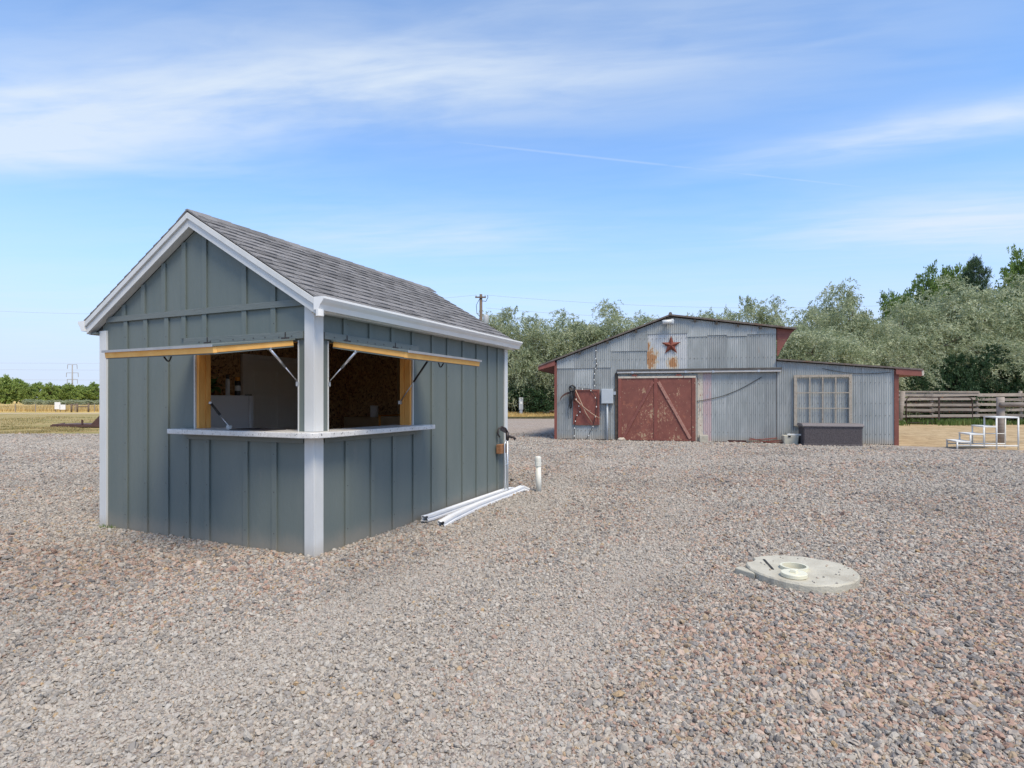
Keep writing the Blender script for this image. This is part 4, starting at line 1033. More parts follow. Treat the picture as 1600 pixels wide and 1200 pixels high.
# cables on the front
cbm = MB(); pts = []
for i in range(13):
    t = i / 12; pts.append((4.95 + 2.1 * t, -.05, 1.42 + .82 * t - .16 * math.sin(math.pi * t)))
cbm.tube(pts, .010, 5)
cbm.tube([(8.9 + 2.0 * i / 8, -.03, 2.5 - .25 * i / 8 * .6 - .10 * math.sin(math.pi * i / 8)) for i in range(9)], .008, 5)
cbm.build('cable', 'cable_black', barn)
# torn boards at the foot of the right wall
tb_ = thing('broken_boards', 'broken rust red boards at the foot of the barn wall left of the wicker box', 'debris', B(6.9, -.18, 0), BA)
for k in range(6):
    a = rs.uniform(-.55, .5); MB().beam((a, rs.uniform(-.12, .1), .03 + .03 * k), (a + rs.uniform(.3, .7), rs.uniform(-.15, .1), rs.uniform(.03, .22)), .09, .025).build('board', rs.choice(['barn_red', 'barn_red_worn', 'old_board']), tb_)

# things on and against the barn
st = thing('star', 'rusty red five pointed metal star hung high on the barn front', 'star', B(4.10, -.045, 3.37), BA)
for k in range(5):
    t = math.pi / 2 + k * 2 * math.pi / 5; c_ = math.cos; s_ = math.sin
    tip = (.345 * c_(t), -.012, .345 * s_(t)); l_ = (.135 * c_(t + .628), -.012, .135 * s_(t + .628)); r_ = (.135 * c_(t - .628), -.012, .135 * s_(t - .628))
    MB().add([(0, -.085, 0), tip, l_, r_, (0, 0, 0)], [(0, 2, 1), (0, 1, 3), (4, 1, 2), (4, 3, 1), (0, 4, 2), (0, 3, 4)]).build('point', 'star_rust', st)
lp = thing('wall_lamp', 'white tubular floodlight fixed under the barn roof peak', 'lamp', B(3.98, -.12, 4.16), BA)
MB().tube([(-.17, -.14, 0), (.14, -.14, .02)], .075, 14).build('lamp_shade', 'lamp_glass', lp, smooth=True)
MB().lathe([(.05, 0), (.07, .05), (.07, .16), (.04, .2)], 12, Matrix.Translation((.15, -.12, -.09))).build('housing', 'grey_box', lp, smooth=True)
bx('arm', (-.03, -.10, .02), (.03, .08, .07), 'grey_box', lp)
eb = thing('electrical_box', 'grey electrical box with pipe on the barn wall left of the sliding door', 'electrical box', B(1.90, -.03, 0), BA)
bx('box', (-.21, -.15, 1.33), (.21, -.005, 1.86), 'grey_box', eb, .008)
bx('lid', (-.195, -.162, 1.345), (.195, -.151, 1.845), 'grey_box', eb, .004)
MB().tube([(0, -.07, -.03), (0, -.07, 1.329)], .034, 10).build('conduit', 'grey_box', eb, smooth=True)
bx('side_fitting', (.211, -.10, 1.64), (.30, -.03, 1.76), 'galvanised', eb, .006)
sy = thing('scythe', 'old scythe with curved dark blade hanging beside the red shutter', 'scythe', B(.62, -.10, 0), BA)
ar = [(.06 - .50 * math.sin(t), -.03, 1.42 + .40 * math.cos(t) * .9) for t in [i * .155 for i in range(11)]]
bl = MB(); vs = []
for i, p in enumerate(ar):
    wd = .085 * (1 - (i / 10) ** 2 * .85); nrm = Vector((p[0] - .06, 0, p[2] - 1.42)).normalized()
    for o_ in (0, wd):
        for yy in (-.006, .006): vs.append((p[0] - nrm.x * o_, p[1] + yy, p[2] - nrm.z * o_))
bl.add(vs, [q_ for i in range(10) for q_ in ((i * 4, i * 4 + 4, i * 4 + 6, i * 4 + 2), (i * 4 + 1, i * 4 + 3, i * 4 + 7, i * 4 + 5), (i * 4, i * 4 + 1, i * 4 + 5, i * 4 + 4), (i * 4 + 2, i * 4 + 6, i * 4 + 7, i * 4 + 3))] + [(0, 2, 3, 1), (40, 41, 43, 42)])
bl.build('blade', 'rust_brown', sy)
MB().tube([(.10, -.05, 1.90), (.36, -.06, 1.35), (.52, -.07, .98), (.74, -.06, .64)], [.02, .017, .017, .014], 8).build('handle', 'pole_pale', sy, smooth=True)
po = thing('wooden_pole', 'pale bent wooden pole crossing the scythe in front of the red shutter', 'pole', B(.62, -.17, 0), BA)
MB().tube([(.12, 0, 1.50), (.42, -.01, 1.22), (.72, -.01, .98), (1.05, 0, .78)], [.019, .017, .017, .013], 8).build('pole_shaft', 'pole_pale', po, smooth=True)
for t in ((.36, 1.27), (.66, 1.03)): MB().tube([(t[0], -.01, t[1]), (t[0] + .02, -.10, t[1] + .04)], .012, 6).build('grip', 'weathered_white', po)
hn = thing('harness', 'dark bundle of straps and cord hanging over the scythe by the shutter', 'harness', B(.62, -.19, 0), BA)
rr = random.Random(8)
for k in range(7):
    x0 = rr.uniform(-.05, .10); L = rr.uniform(.25, .8); m_ = MB()
    m_.tube([(x0, 0, 1.92), (x0 + rr.uniform(-.06, .06), rr.uniform(-.03, .01), 1.92 - L * .5), (x0 + rr.uniform(-.05, .05), 0, 1.92 - L)], rr.uniform(.010, .026), 6).build('strap', 'black_rubber', hn, smooth=True)
MB().tube([(.03 + .11 * math.cos(i * .63), -.02, 1.88 + .10 * math.sin(i * .63)) for i in range(11)], .03, 8).build('collar', 'black_rubber', hn, smooth=True)
MB().tube([(-.10, 0, 1.3), (-.14, 0, 1.0), (-.10, -.01, .78), (-.03, 0, .82), (-.04, 0, 1.2)], .008, 6).build('cord', 'cable_black', hn)
def lightstring(label, pts, nb):
    t = thing('string_light', label, 'string lights', B(*pts[0]), BA, None)
    o = Vector(pts[0]); P_ = [Vector(p) - o for p in pts]
    MB().tube(P_, .011, 5).build('wire', 'cable_black', t)
    bm_ = MB().lathe([(.0, -.035), (.014, -.028), (.018, -.012), (.011, .008), (.008, .022)], 10).mesh('bulb', 'bulb_white', True)
    seg = len(P_) - 1
    for k in range(nb):
        u = (k + .5) / nb * seg; i = int(u); p = P_[i].lerp(P_[i + 1], u - i); put('bulb', bm_, t, p + Vector((0, -.02, -.03)))
lightstring('string of small white bulbs hanging down from the left barn roof edge', [(1.50, -.10, 3.42), (1.48, -.07, 3.0), (1.52, -.06, 2.75), (1.44, -.07, 2.5), (1.42, -.06, 2.2), (1.46, -.07, 1.9)], 7)
lightstring('string of white bulbs draped across the red shutter', [(.62, -.13, 1.82), (.8, -.12, 1.50), (.95, -.11, 1.1), (.78, -.10, .9), (.72, -.09, .5), (.70, -.07, .05)], 8)
lightstring('string of white bulbs along the right edge of the red shutter', [(.85, -.11, 1.9), (1.3, -.11, 1.86), (1.52, -.10, 1.5), (1.5, -.10, 1.0), (1.38, -.10, .5), (1.15, -.08, .05)], 7)
wf = thing('window_frame', 'old weathered window sash of twelve openings leaning on the barn wall behind the wicker box', 'window frame', B(8.04, -.05, .60), BA)
FW, FH = 1.73, 1.69
for a, b in (((0, 0), (.09, FH)), ((FW - .09, 0), (FW, FH))): bx('stile', (a[0], -.05, a[1]), (b[0], 0, b[1]), 'weathered_white', wf, .003)
for z in (0, FH - .08): bx('rail', (.091, -.048, z), (FW - .091, -.002, z + .08), 'weathered_white', wf, .003)
for k in range(1, 4):
    xx = .09 + (FW - .18) * k / 4; bx('muntin', (xx - .018, -.046, .081), (xx + .018, -.006, FH - .081), 'weathered_white', wf)
for k in range(1, 3):
    zz = .08 + (FH - .16) * k / 3; bx('muntin', (.0905, -.052, zz - .016), (FW - .0905, -.0465, zz + .016), 'weathered_white', wf)
wk = thing('storage_box', 'dark brown wicker storage box in front of the old window sash', 'storage box', B(8.98, -.58, 0), BA)
BWd, BDp, BHt = .83, .36, .66
bx('body', (-BWd, -BDp, .03), (BWd, BDp, BHt - .04), 'wicker', wk, .02)
rbm = MB()
for k in range(34):
    xx = -BWd + .03 + k * (2 * BWd - .06) / 33; rbm.box((xx - .008, -BDp - .008, .08), (xx + .008, -BDp - .0005, BHt - .09))
for k in range(14):
    yy = -BDp + .04 + k * (2 * BDp - .08) / 13; rbm.box((-BWd - .008, yy - .008, .08), (-BWd - .0005, yy + .008, BHt - .09))
rbm.build('weave', 'wicker', wk, kind='stuff')
bx('rim', (-BWd - .012, -BDp - .014, BHt - .085), (BWd + .012, BDp + .014, BHt - .041), 'wicker', wk, .006)
bx('base', (-BWd - .01, -BDp - .012, .0), (BWd + .01, BDp + .012, .075), 'wicker', wk, .008)
MB().prism([(-BDp - .04, BHt - .04), (BDp + .04, BHt - .04), (BDp + .03, BHt + .02), (BDp - .1, BHt + .055), (-BDp + .1, BHt + .055), (-BDp - .03, BHt + .01)], 'x', -BWd - .05, BWd + .05).build('lid', 'wicker_lid', wk, .012)
tbk = thing('plastic_tub', 'pale square tub with a white rail on top, left of the wicker box', 'tub', B(7.86, -.35, 0), BA)
MB().add([(-.2, -.2, 0), (.2, -.2, 0), (.2, .2, 0), (-.2, .2, 0), (-.23, -.23, .30), (.23, -.23, .30), (.23, .23, .30), (-.23, .23, .30)], [(0, 3, 2, 1), (4, 5, 6, 7), (0, 1, 5, 4), (1, 2, 6, 5), (2, 3, 7, 6), (3, 0, 4, 7)]).build('tub_body', 'pale_tub', tbk, .02)
bx('rail', (-.12, -.22, .305), (.40, -.16, .36), 'paint_white', tbk, .01); bx('knob', (-.10, -.24, .25), (-.02, -.231, .30), 'dark_slot', tbk)
def rock(name, label, cat, loc, sz, mat, seed, rz=0):
    bm = bmesh.new(); bmesh.ops.create_icosphere(bm, subdivisions=2, radius=1); rr_ = random.Random(seed)
    for v_ in bm.verts: v_.co = Vector((v_.co.x * sz[0], v_.co.y * sz[1], v_.co.z * sz[2])) * rr_.uniform(.82, 1.12)
    me = bpy.data.meshes.new(name); bm.to_mesh(me); bm.free(); me.materials.append(M[mat])
    o = bpy.data.objects.new(name, me); COL.objects.link(o); o.location = loc; o.rotation_euler = (0, 0, rz)
    return tag(o, label, cat)
rock('rock', 'tan flat rock wedged at the left foot of the red sliding door', 'rock', B(2.40, -.22, .05), (.15, .10, .09), 'stone', 4)
o = MB().box((-.14, -.1, 0), (.14, .1, .26)).build('concrete_block', 'concrete', None, .012); o.location = B(5.18, -.16, 0); o.rotation_euler.z = BA
tag(o, 'pale concrete block at the foot of the barn wall right of the red door', 'block')

# ------------------------------------------------------------------ corral side
sps = thing('mounting_steps', 'white metal mounting block with three steps and a platform', 'mounting steps', (13.14, 17.0, 0), R(-7))
dv = Vector((.22, .86, 0))
def lg(nm, x, d, z0, z1, r_=.022): MB().tube([Vector((x, 0, z0)) + dv * d, Vector((x, 0, z1)) + dv * d], r_, 8).build(nm, 'paint_white', sps, smooth=True)
trd = [(0, .37, .21), (.36, .73, .43), (.72, 1.08, .655), (1.06, 1.66, .93)]
for i, (a, b, z) in enumerate(trd):
    MB().add([Vector((a - .03, 0, z)) + dv * -.02, Vector((b, 0, z)) + dv * -.02, Vector((b, 0, z)) + dv * 1.02, Vector((a - .03, 0, z)) + dv * 1.02] + [Vector((a - .03, 0, z + .04)) + dv * -.02, Vector((b, 0, z + .04)) + dv * -.02, Vector((b, 0, z + .04)) + dv * 1.02, Vector((a - .03, 0, z + .04)) + dv * 1.02],
             [(0, 3, 2, 1), (4, 5, 6, 7), (0, 1, 5, 4), (1, 2, 6, 5), (2, 3, 7, 6), (3, 0, 4, 7)]).build('tread' if i < 3 else 'platform', 'paint_white', sps, .005)
    lg('leg', a, 0, 0 if i in (0, 3) else .12, z); lg('leg', a, 1, 0 if i in (0, 3) else .12, z)
lg('leg', 1.64, 0, -.02, .93); lg('leg', 1.64, 1, -.02, .93)
for d in (0, 1):
    MB().tube([Vector((0, 0, .12)) + dv * d, Vector((1.64, 0, .12)) + dv * d], .02, 8).build('base_rail', 'paint_white', sps, smooth=True)
MB().tube([Vector((.72, 0, .43)) + dv, Vector((1.64, 0, .43)) + dv], .014, 8).build('back_rail', 'paint_white', sps, smooth=True)
hr = thing('hitching_rail', 'grey round timber hitching post with a horizontal log rail behind the white steps', 'hitching rail', (16.62, 19.6, 0))
MB().tube([(0, 0, -.1), (.01, 0, .8), (.0, 0, 1.56)], [.125, .115, .11], 14).build('post', 'fence_wood', hr, smooth=True)
MB().tube([(-.12, -.15, 1.30), (1.6, -.17, 1.30), (3.6, -.15, 1.27)], [.085, .08, .085], 12).build('rail', 'fence_wood', hr, smooth=True)
MB().tube([(3.4, 0, -.1), (3.4, 0, 1.5)], .115, 12).build('post', 'fence_wood', hr, smooth=True)
cf = thing('corral_fence', 'weathered grey plank corral fence with several rails below the silvery trees', 'fence', (23.0, 35.2, 0), R(2))
rs = random.Random(31)
px_ = [0, 2.75, 5.6, 8.4, 11.2, 14.0, 16.8, 19.6]
for p in px_: MB().tube([(p, .06, -.1), (p + rs.uniform(-.03, .03), .06, 1.95 + rs.uniform(-.05, .1))], .10, 9).build('post', 'fence_wood', cf, smooth=True)
for i in range(len(px_) - 1):
    for z in (.50, .84, 1.18, 1.50, 1.80):
        hh = .19 if z > 1.7 else .16
        dz1, dz2 = rs.uniform(-.04, .04), rs.uniform(-.04, .04)
        MB().beam((px_[i] - .08, -.07 - .01 * (i % 2), z + dz1), (px_[i + 1] + .08, -.07 - .01 * (i % 2), z + dz2), .045, hh).build('rail', 'fence_wood', cf)
MB().beam((-.1, -.13, 1.97), (5.6, -.13, 1.95), .04, .10).build('rail', 'fence_wood', cf)
gt = thing('pipe_gate', 'brown metal pipe gate in front of the plank corral fence beside the barn', 'gate', (23.4, 34.2, 0), R(1))
GW_, GH_ = 4.0, 1.62
MB().tube([(0, 0, .10), (0, 0, GH_ - .22), (.08, 0, GH_ - .06), (.24, 0, GH_), (GW_ - .24, 0, GH_), (GW_ - .08, 0, GH_ - .06), (GW_, 0, GH_ - .22), (GW_, 0, .10), (0, 0, .10)], .034, 8).build('frame', 'gate_pipe', gt, smooth=True)
for z in (.42, .74, 1.04, 1.32): MB().tube([(.0, 0, z), (GW_, 0, z)], .026, 7).build('bar', 'gate_pipe', gt, smooth=True)
MB().beam((1.98, 0, .1), (1.98, 0, GH_), .09, .03, (0, 1, 0)).build('upright', 'gate_pipe', gt)
gp = thing('gate_post', 'thick leaning timber gate post beside the right corner of the barn', 'post', (22.85, 34.0, 0))
MB().tube([(0, 0, -.1), (.22, 0, 1.98)], [.14, .13], 12).build('post_shaft', 'fence_wood', gp, smooth=True)
for k, (a, b) in enumerate(((27.5, 38.8), (33.2, 38.5))):
    o = MB().tube([(0, 0, 0), (2.2, 0, 0.02)], .10, 10).build('trough_rail', 'paint_white', None, smooth=True); o.location = (a - 2.6, b, .95 - .3 * k)
    tag(o, ('white rail behind the pipe gate seen between its bars', 'white rail lying behind the plank fence right of the hitching post')[k], 'rail')
o = MB().box((-.55, -.35, 0), (.55, .35, .95)).build('blue_barrel', 'blue_plastic' if 'blue_plastic' in M else pmat('blue_plastic', (.06, .16, .26), (.08, .2, .3), 4, .5), None, .06); o.location = (24.9, 37.6, 0)
tag(o, 'dark blue tank behind the pipe gate close to the barn corner', 'tank')

# ------------------------------------------------------------------ behind the yard
up = thing('utility_pole', 'brown timber utility pole with grey transformer rising behind the kiosk roof', 'utility pole', (-2.75, 51, .42))
MB().tube([(0, 0, -.3), (0, 0, 10.4)], [.17, .13], 10).build('pole', 'pole_wood', up, smooth=True)
bx('cross_arm', (-.5, -.2, 10.05), (.45, -.12, 10.17), 'pole_wood', up)
MB().lathe([(.23, 0), (.25, .03), (.25, .72), (.22, .8), (.1, .83)], 14, Matrix.Translation((.46, -.1, 7.75))).build('transformer', 'transformer_grey', up, smooth=True)
for xx in (-.42, .38): MB().lathe([(.03, 0), (.055, .04), (.03, .09), (.05, .13), (.02, .17)], 8, Matrix.Translation((xx, -.16, 10.17))).build('insulator', 'transformer_grey', up, smooth=True)
MB().tube([(.1, -.1, 9.8), (.45, -.15, 9.75), (.62, -.1, 10.1), (.60, -.1, 10.3)], .03, 6).build('cable', 'cable_black', up)
MB().tube([(-.1, -.15, 10.0), (-.4, -.2, 9.4), (-.35, -.2, 8.7), (-.1, -.16, 8.4)], .025, 6).build('cable', 'cable_black', up)
def wire(label, a, b, sag, r_=.008):
    a, b = Vector(a), Vector(b)
    o = MB().tube([(b - a) * (i / 16) - Vector((0, 0, sag * 4 * (i / 16) * (1 - i / 16))) for i in range(17)], r_, 4).build('power_line', 'pylon_grey'); o.location = a
    tag(o, label, 'power line')
wire('upper thin power line running right from the timber utility pole', (-2.3, 51, 10.75), (45, 58, 11.4), .9)
wire('lower thin power line running right from the timber utility pole', (-2.3, 51, 9.6), (45, 58, 10.2), .9)
wire('thin power line running left from the timber utility pole behind the kiosk', (-3.2, 51, 10.75), (-60, 64, 11.5), 1.0)
pd = thing('utility_pedestal', 'small pale grey utility pedestal standing before the silvery trees', 'pedestal', (.74, 47.2, .24))
bx('box', (-.17, -.13, .42), (.17, .13, 1.42), 'transformer_grey', pd, .02); bx('stand', (-.12, -.09, -.05), (.12, .09, .419), 'galvanised', pd)
bx('label_plate', (-.08, -.136, .9), (.09, -.131, 1.08), 'sign_white', pd)
lgp = thing('scrap_pile', 'small pile of brown logs and scrap boards on the straw verge beside the barn eave', 'scrap pile', (3.5, 47.4, .28))
rs = random.Random(12)
for k in range(8): MB().beam((rs.uniform(-1.0, .2), rs.uniform(-.3, .3), .08 + .07 * (k % 4)), (rs.uniform(.2, 1.3), rs.uniform(-.3, .3), .10 + .08 * (k % 4)), .2, .12).build('log', rs.choice(['rust_brown', 'old_board', 'fence_wood', 'stone']), lgp)
# left field
tr = thing('flat_trailer', 'low rust brown flat trailer deck with a raised ramp at its right end', 'trailer', (-22.6, 31.0, 0), R(-3))
bx('deck', (-1.55, -.8, .13), (3.4, .8, .19), 'rust_brown', tr, .01)
MB().prism([(.55, .191), (1.6, 1.25), (2.5, 1.25), (3.3, .191)], 'y', -.75, .75).build('ramp', 'rust_brown', tr, .01)
bx('side_rail', (-1.6, -.84, .05), (3.4, -.801, .15), 'rust_brown', tr); bx('stake', (.10, -.86, .2), (.17, -.79, .42), 'rust_brown', tr)
MB().tube([(-1.55, 0, .19), (-2.0, 0, .12)], .05, 8).build('tongue', 'rust_brown', tr)
wr = thing('rail_frame', 'dark brown timber rail frame of three posts in the golden field', 'rail frame', (-53.0, 69.3, 0), R(4))
for xx, h_ in ((0, .98), (.66, 1.05), (1.95, 1.05)): MB().tube([(xx, 0, -.1), (xx, 0, h_)], .10, 8).build('post', 'pole_wood', wr, smooth=True)
MB().tube([(0, 0, .88), (.68, 0, .90)], .055, 8).build('rail', 'pole_wood', wr); MB().tube([(.66, 0, .66), (1.95, 0, .66)], .06, 8).build('rail', 'pole_wood', wr)
sg_ = thing('sign_board', 'pair of small white sign panels standing in the golden field left of the rail frame', 'sign', (-55.2, 69.6, 0))
for xx, a, b in ((0, .35, 1.2), (.62, .3, .9)):
    bx('panel', (xx - .05, -.03, a), (xx + .62, .03, b), 'sign_white', sg_); 
for xx in (-.02, .6, 1.2): MB().tube([(xx, .05, -.05), (xx, .05, .95)], .03, 6).build('leg', 'pole_wood', sg_)
wff = thing('wire_fence', 'low wire fence with thin posts along the edge of the golden field', 'fence', (-66, 68, 0), R(13))
for k in range(8): MB().tube([(k * 2.1, 0, -.1), (k * 2.1, 0, 1.0)], .045, 6).build('post', 'fence_wood', wff)
for z in (.4, .75, .95): MB().tube([(0, 0, z), (14.7, 0, z)], .008, 4).build('wire', 'pylon_grey', wff)
py = thing('transmission_tower', 'tall grey transmission pole with three pairs of arms beyond the far trees', 'transmission tower', (-229, 300, 0))
MB().tube([(0, 0, 0), (0, 0, 20)], [.42, .26], 10).build('mast', 'pylon_grey', py, smooth=True)
for z, wd in ((19.9, 2.4), (15.6, 3.0), (12.2, 2.6)):
    MB().beam((-wd, 0, z), (wd, 0, z), .22, .22).build('arm', 'pylon_grey', py)
    for s_ in (-1, 1): MB().tube([(s_ * wd, 0, z), (s_ * (wd + .15), 0, z - 2.2)], .13, 6).build('insulator', 'pylon_grey', py)
for k, z in enumerate((20.1, 17.6, 13.4)): wire(('top', 'middle', 'bottom')[k] + ' transmission line crossing the hazy sky at the tall grey pole', (-420, 290, z + 1), (-20, 312, z + 1), .5 + k, .035)

# ------------------------------------------------------------------ trees
def unit(v): return v / np.maximum(np.linalg.norm(v, axis=-1, keepdims=True), 1e-9)
def crown_mesh(name, mat, lobes, n_spray, n_leaf, spray_len, leaf, droop, upright, seed, fill=.45, per=1):
    """leaf sprays through the volume of several lobes (centre, radii), each spray a bent twig set with single leaves"""
    r = np.random.default_rng(seed)
    vol = np.array([(l[1][0] * l[1][1] * l[1][2]) ** .75 for l in lobes]); nc = n_spray // per; pick = r.choice(len(lobes), nc, p=vol / vol.sum())
    C_ = np.array([l[0] for l in lobes])[pick]; Rd = np.array([l[1] for l in lobes])[pick]
    d = unit(r.normal(size=(nc, 3)))
    lump = 1 + .16 * np.sin(d[:, 0] * 5 + seed + pick) * np.sin(d[:, 1] * 6 + pick * 2) + .12 * np.sin(d[:, 2] * 8 + pick)
    rad = (fill + (1.02 - fill) * r.random(nc) ** .55) * lump
    P = C_ + d * Rd * rad[:, None]
    # each bough end carries a bunch of sprays
    P = np.repeat(P, per, 0); d = np.repeat(d, per, 0)
    if per > 1: P = P + r.normal(size=P.shape) * spray_len * np.array([.36, .36, .26])
    keep = P[:, 2] > .05; P, d = P[keep], d[keep]; n = len(P)
    dirn = unit(d * np.array([1, 1, .6]) * .8 + np.array([0, 0, upright]) * (.4 + .6 * (d[:, 2:3] > .1)) + r.normal(size=(n, 3)) * .38)
    L = spray_len * r.uniform(.6, 1.35, n)
    t = (np.arange(n_leaf) + .5) / n_leaf
    A = P[:, None, :] + dirn[:, None, :] * (t[None, :, None] * L[:, None, None])
    A[:, :, 2] -= droop * (t ** 2)[None, :] * L[:, None]
    tang = dirn[:, None, :] - np.array([0, 0, 1.]) * (2 * droop * t)[None, :, None]
    tang = unit(tang)
    side = unit(np.cross(tang, r.normal(size=tang.shape)))
    ax = unit(tang * .75 + side * r.uniform(.5, 1.0, tang.shape[:2])[:, :, None])
    wv = unit(np.cross(ax, r.normal(size=ax.shape)))
    ll = leaf[0] * r.uniform(.65, 1.3, ax.shape[:2])[:, :, None]; lw = leaf[1] * r.uniform(.7, 1.2, ax.shape[:2])[:, :, None]
    A = A.reshape(-1, 3); ax = (ax * ll).reshape(-1, 3); wv = (wv * lw / 2).reshape(-1, 3); N = len(A)
    V = np.stack([A, A + ax * .5 + wv, A + ax, A + ax * .45 - wv], 1).reshape(-1, 3).astype(np.float32)
    me = bpy.data.meshes.new(name); me.vertices.add(4 * N); me.loops.add(4 * N); me.polygons.add(N)
    me.vertices.foreach_set('co', V.ravel()); me.loops.foreach_set('vertex_index', np.arange(4 * N, dtype=np.int32))
    me.polygons.foreach_set('loop_start', np.arange(0, 4 * N, 4, dtype=np.int32)); me.update(); me.validate()
    me.materials.append(M[mat]); return me
def limb_mesh(name, height, spread, seed, trunk_r=.16, n=9, dead=0, top=.8):
    r = random.Random(seed); m = MB(); h0 = height * .22
    p = [Vector((0, 0, -.1)), Vector((r.uniform(-.1, .1), r.uniform(-.1, .1), h0)), Vector((r.uniform(-.3, .3), r.uniform(-.3, .3), height * .5)), Vector((r.uniform(-.3, .3), r.uniform(-.3, .3), height * top))]
    m.tube(p, [trunk_r * 1.2, trunk_r, trunk_r * .6, trunk_r * .15], 8)
    for k in range(n):
        a = k * 2.4 + r.uniform(-.4, .4); z = h0 * .6 + (height * .55) * k / n; q_ = p[0].lerp(p[2], min(1, z / (height * .5)))
        L = spread * r.uniform(.6, .95); e = Vector((math.cos(a) * L, math.sin(a) * L, z + L * r.uniform(.3, .8)))
        mid = q_.lerp(e, .5) + Vector((0, 0, .25 * L * r.uniform(.2, 1)))
        m.tube([q_, mid, e], [trunk_r * .55, trunk_r * .3, trunk_r * .06], 6)
        for j in range(3):
            b = a + r.uniform(-1, 1); s0 = mid.lerp(e, r.uniform(0, .8)); m.tube([s0, s0 + Vector((math.cos(b), math.sin(b), r.uniform(.1, .9))) * L * .45], [trunk_r * .18, trunk_r * .04], 5)
    return m.mesh(name, 'bark', True)
def lobes_mound(h, w, n, seed, low=.12):
    """lobes of a rounded crown reaching nearly to the ground"""
    r = random.Random(seed); out = [((0, 0, h * .48), (w * .30, w * .30, h * .40))]
    for k in range(n):
        a = k * 2.399 + r.uniform(-.3, .3); z = h * (low + .72 * ((k + .5) / n)); rr_ = w * .5 * math.sqrt(max(.05, 1 - ((z / h - .38) / .66) ** 2)) * .74
        s_ = w * r.uniform(.095, .185)
        out.append(((math.cos(a) * rr_, math.sin(a) * rr_, z), (s_ * 1.05, s_ * 1.05, s_ * r.uniform(.8, 1.15))))
    out.append(((r.uniform(-.1, .1) * w, 0, h * .86), (w * .15, w * .15, h * .13)))
    return out
OL = []
for i, (h, w) in enumerate(((8, 6.0), (8, 7.0), (8, 5.0), (8, 6.5), (8, 6.0))):
    OL.append((crown_mesh('crown', 'olive_leaf', lobes_mound(h, w, 27 + i, 50 + i, .06), 4600, 12, .75, (.19, .066), .85, .40, 60 + i, .40, 12), limb_mesh('trunk', h, w * .42, 70 + i)))
GR = []
for i, (h, w) in enumerate(((10, 7), (10, 8))):
    GR.append((crown_mesh('crown', 'green_leaf', lobes_mound(h, w, 15, 80 + i, .25), 3800, 11, .6, (.22, .13), .25, .5, 85 + i, .5, 4), limb_mesh('trunk', h, w * .42, 90 + i, .22)))
DK = [crown_mesh('crown', 'dark_leaf', lobes_mound(3, 4.2, 9, 95 + i, .06), 1900, 11, .45, (.15, .075), .3, .5, 96 + i, .45) for i in range(3)]
DT = [limb_mesh('trunk', 3, 1.6, 98 + i, .07, 7) for i in range(3)]
PN_l = [((0, 0, 11.5), (.6, .6, .6))]
r_ = random.Random(14)
for k in range(26):
    z = 3.5 + 8.0 * k / 26; a = k * 2.4; L = 3.0 * (1 - (z / 13.5) ** 1.6) + .4
    PN_l.append(((math.cos(a) * L * .75, math.sin(a) * L * .75, z + r_.uniform(-.2, .5)), (.62, .62, .34)))
PN = (crown_mesh('crown', 'pine_needle', PN_l, 2600, 14, .42, (.24, .05), .0, .9, 15, .2), limb_mesh('trunk', 12, 2.6, 16, .24, 14, 0, .97))
FR = [(crown_mesh('crown', 'far_leaf', lobes_mound(10, 9, 13, 100 + i, .12), 1600, 9, .9, (.5, .32), .2, .4, 110 + i, .55, 8), limb_mesh('trunk', 10, 3.6, 120 + i, .25, 6)) for i in range(3)]
SG = (crown_mesh('crown', 'sage_leaf', lobes_mound(3, 4.4, 9, 130, .05), 700, 9, .6, (.32, .16), .2, .5, 131, .45), limb_mesh('trunk', 3, 1.6, 132, .08, 6))
def px_x(px, Y): return (px - 800) / FOC * Y
def px_z(py, Y): return EYE + (HZ - py) / FOC * Y
tree_n = 0
def tree(name, label, cat, proto, ph, pw, px, wpx, top, Y, base=0, group=None, rz=None):
    """one tree: base centre seen at px at distance Y, crown wpx wide, reaching up to row top"""
    global tree_n; tree_n += 1
    H_ = px_z(top, Y) - base; W_ = wpx / FOC * Y
    t = thing(name, label, cat, (px_x(px, Y), Y, base), tree_n * 1.7 if rz is None else rz, group)
    t.scale = (W_ / pw, W_ / pw, H_ / (ph * 1.0))
    put('crown', proto[0], t); put('trunk', proto[1], t)
    return t
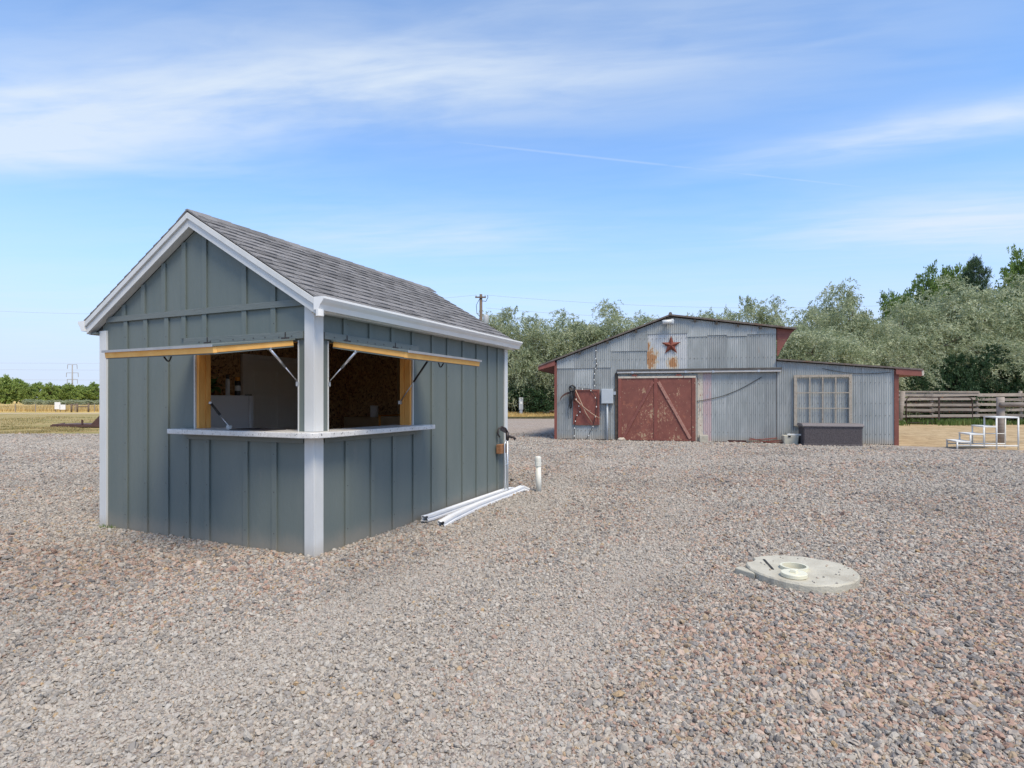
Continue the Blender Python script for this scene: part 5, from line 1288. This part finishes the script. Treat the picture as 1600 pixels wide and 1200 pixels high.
OLIVES = [  # proto, px, width px, top row, distance, base, label
    (0, 770, 105, 482, 53, .45, 'silvery olive tree rising right behind the kiosk eave below the utility pole'),
    (1, 812, 125, 478, 51, .45, 'broad silvery olive tree behind the grey utility pedestal'),
    (3, 880, 140, 484, 52, .45, 'silvery olive tree behind the left red eave of the barn'),
    (2, 952, 105, 462, 50, .45, 'pointed silvery olive tree above the left slope of the barn roof'),
    (0, 1012, 105, 484, 52, .45, 'low silvery olive tree just left of the barn roof peak'),
    (4, 1092, 118, 464, 37, 0, 'silvery olive tree with wispy top right of the barn roof peak'),
    (1, 1150, 118, 462, 38, 0, 'silvery olive tree showing above the middle of the high barn roof'),
    (3, 1208, 112, 464, 37, 0, 'silvery olive tree above the right end of the high barn roof'),
    (2, 1262, 105, 474, 38, 0, 'silvery olive tree between the high barn roof and the tallest middle tree'),
    (0, 1312, 118, 434, 40, 0, 'tall rounded silvery olive tree standing above the barn lean-to'),
    (4, 1285, 150, 497, 34, 0, 'dense silvery bush-like olive tree spreading over the lean-to roof'),
    (1, 1365, 140, 482, 38, 0, 'silvery olive tree behind the right end of the lean-to'),
    (0, 1425, 150, 462, 41, 0, 'silvery olive tree above the pipe gate'),
    (3, 1490, 185, 430, 43, 0, 'largest silvery olive tree behind the plank fence below the pine'),
    (1, 1580, 200, 424, 44, 0, 'wide silvery olive tree behind the hitching post at the right'),
    (2, 1665, 170, 440, 43, 0, 'silvery olive tree cut by the right edge of the view'),
    (4, 1540, 150, 505, 39, 0, 'lower silvery olive tree leaning forward above the white steps'),
    (3, 1630, 130, 520, 39, 0, 'low silvery olive tree above the log rail of the hitching post'),
]
for p, px, wp, tp, Y, b, lb in OLIVES: tree('olive_tree', lb, 'tree', OL[p], 8.2, (6.0, 7.0, 5.0, 6.5, 6.0)[p] * 1.04, px, wp, tp, Y, b)
for i, (px, wp, tp, Y, b, lb) in enumerate((
    (795, 90, 598, 49.5, .4, 'dark green shrub at the foot of the trees beside the kiosk corner board'),
    (842, 95, 604, 49.5, .4, 'dark green shrub at the foot of the trees between pedestal and barn'),
    (897, 80, 606, 49.5, .4, 'dark green shrub half hidden behind the left barn wall'),
    (1428, 80, 578, 36.9, 0, 'dark green shrub behind the pipe gate next to the barn eave'),
    (1492, 85, 560, 37.2, 0, 'dark green shrub behind the plank fence right of the pipe gate'),
    (1553, 95, 545, 37.6, 0, 'tall dark green shrub behind the plank fence near the hitching post'),
    (1622, 95, 566, 37.0, 0, 'dark green shrub behind the plank fence at the right edge'))):
    tree('green_shrub', lb, 'shrub', (DK[i % 3], DT[i % 3]), 3.0, 4.3, px, wp, tp, Y, b)
for i, (px, wp, tp, Y, lb) in enumerate((
    (1402, 62, 464, 52, 'light green leafy tree peeping out left of the largest silvery tree'),
    (1448, 72, 438, 54, 'green leafy tree behind the left shoulder of the largest silvery tree'),
    (1488, 66, 425, 57, 'green leafy tree just left of the dark pine'),
    (1612, 108, 406, 58, 'rounded fresh green tree at the upper right behind the silvery trees'))):
    tree('leafy_tree', lb, 'tree', GR[i % 2], 10, (7, 8)[i % 2] * 1.04, px, wp, tp, Y)
tree('pine_tree', 'dark pine whose tufted top sticks out above the silvery trees', 'pine', PN, 12.6, 7.0, 1523, 78, 397, 52)
r_ = random.Random(77)
fx = [-40, -14, 8, 26, 44, 60, 78, 94, 108, 124, 138, 147, 171, 195, 220]
ftop = [588, 592, 589, 594, 597, 600, 601, 602, 603, 604, 602, 599, 609, 612, 612]
for i, (px, tp) in enumerate(zip(fx, ftop)):
    tree('far_tree', 'green leafy tree in the row along the far side of the golden field', 'tree', FR[i % 3], 10, 9.3, px, r_.uniform(22, 44), tp + r_.uniform(-2.5, 2), r_.uniform(195, 250), 0, 'trees lining the far field')
for i, px in enumerate((46, 64, 84, 108, 120, 137, 155)):
    tree('sage_shrub', 'small grey green shrub below the row of far trees', 'shrub', SG, 3.0, 4.5, px, r_.uniform(15, 24), 625.5 if i else 624.5, r_.uniform(150, 175), 0, 'grey shrubs before the far trees')
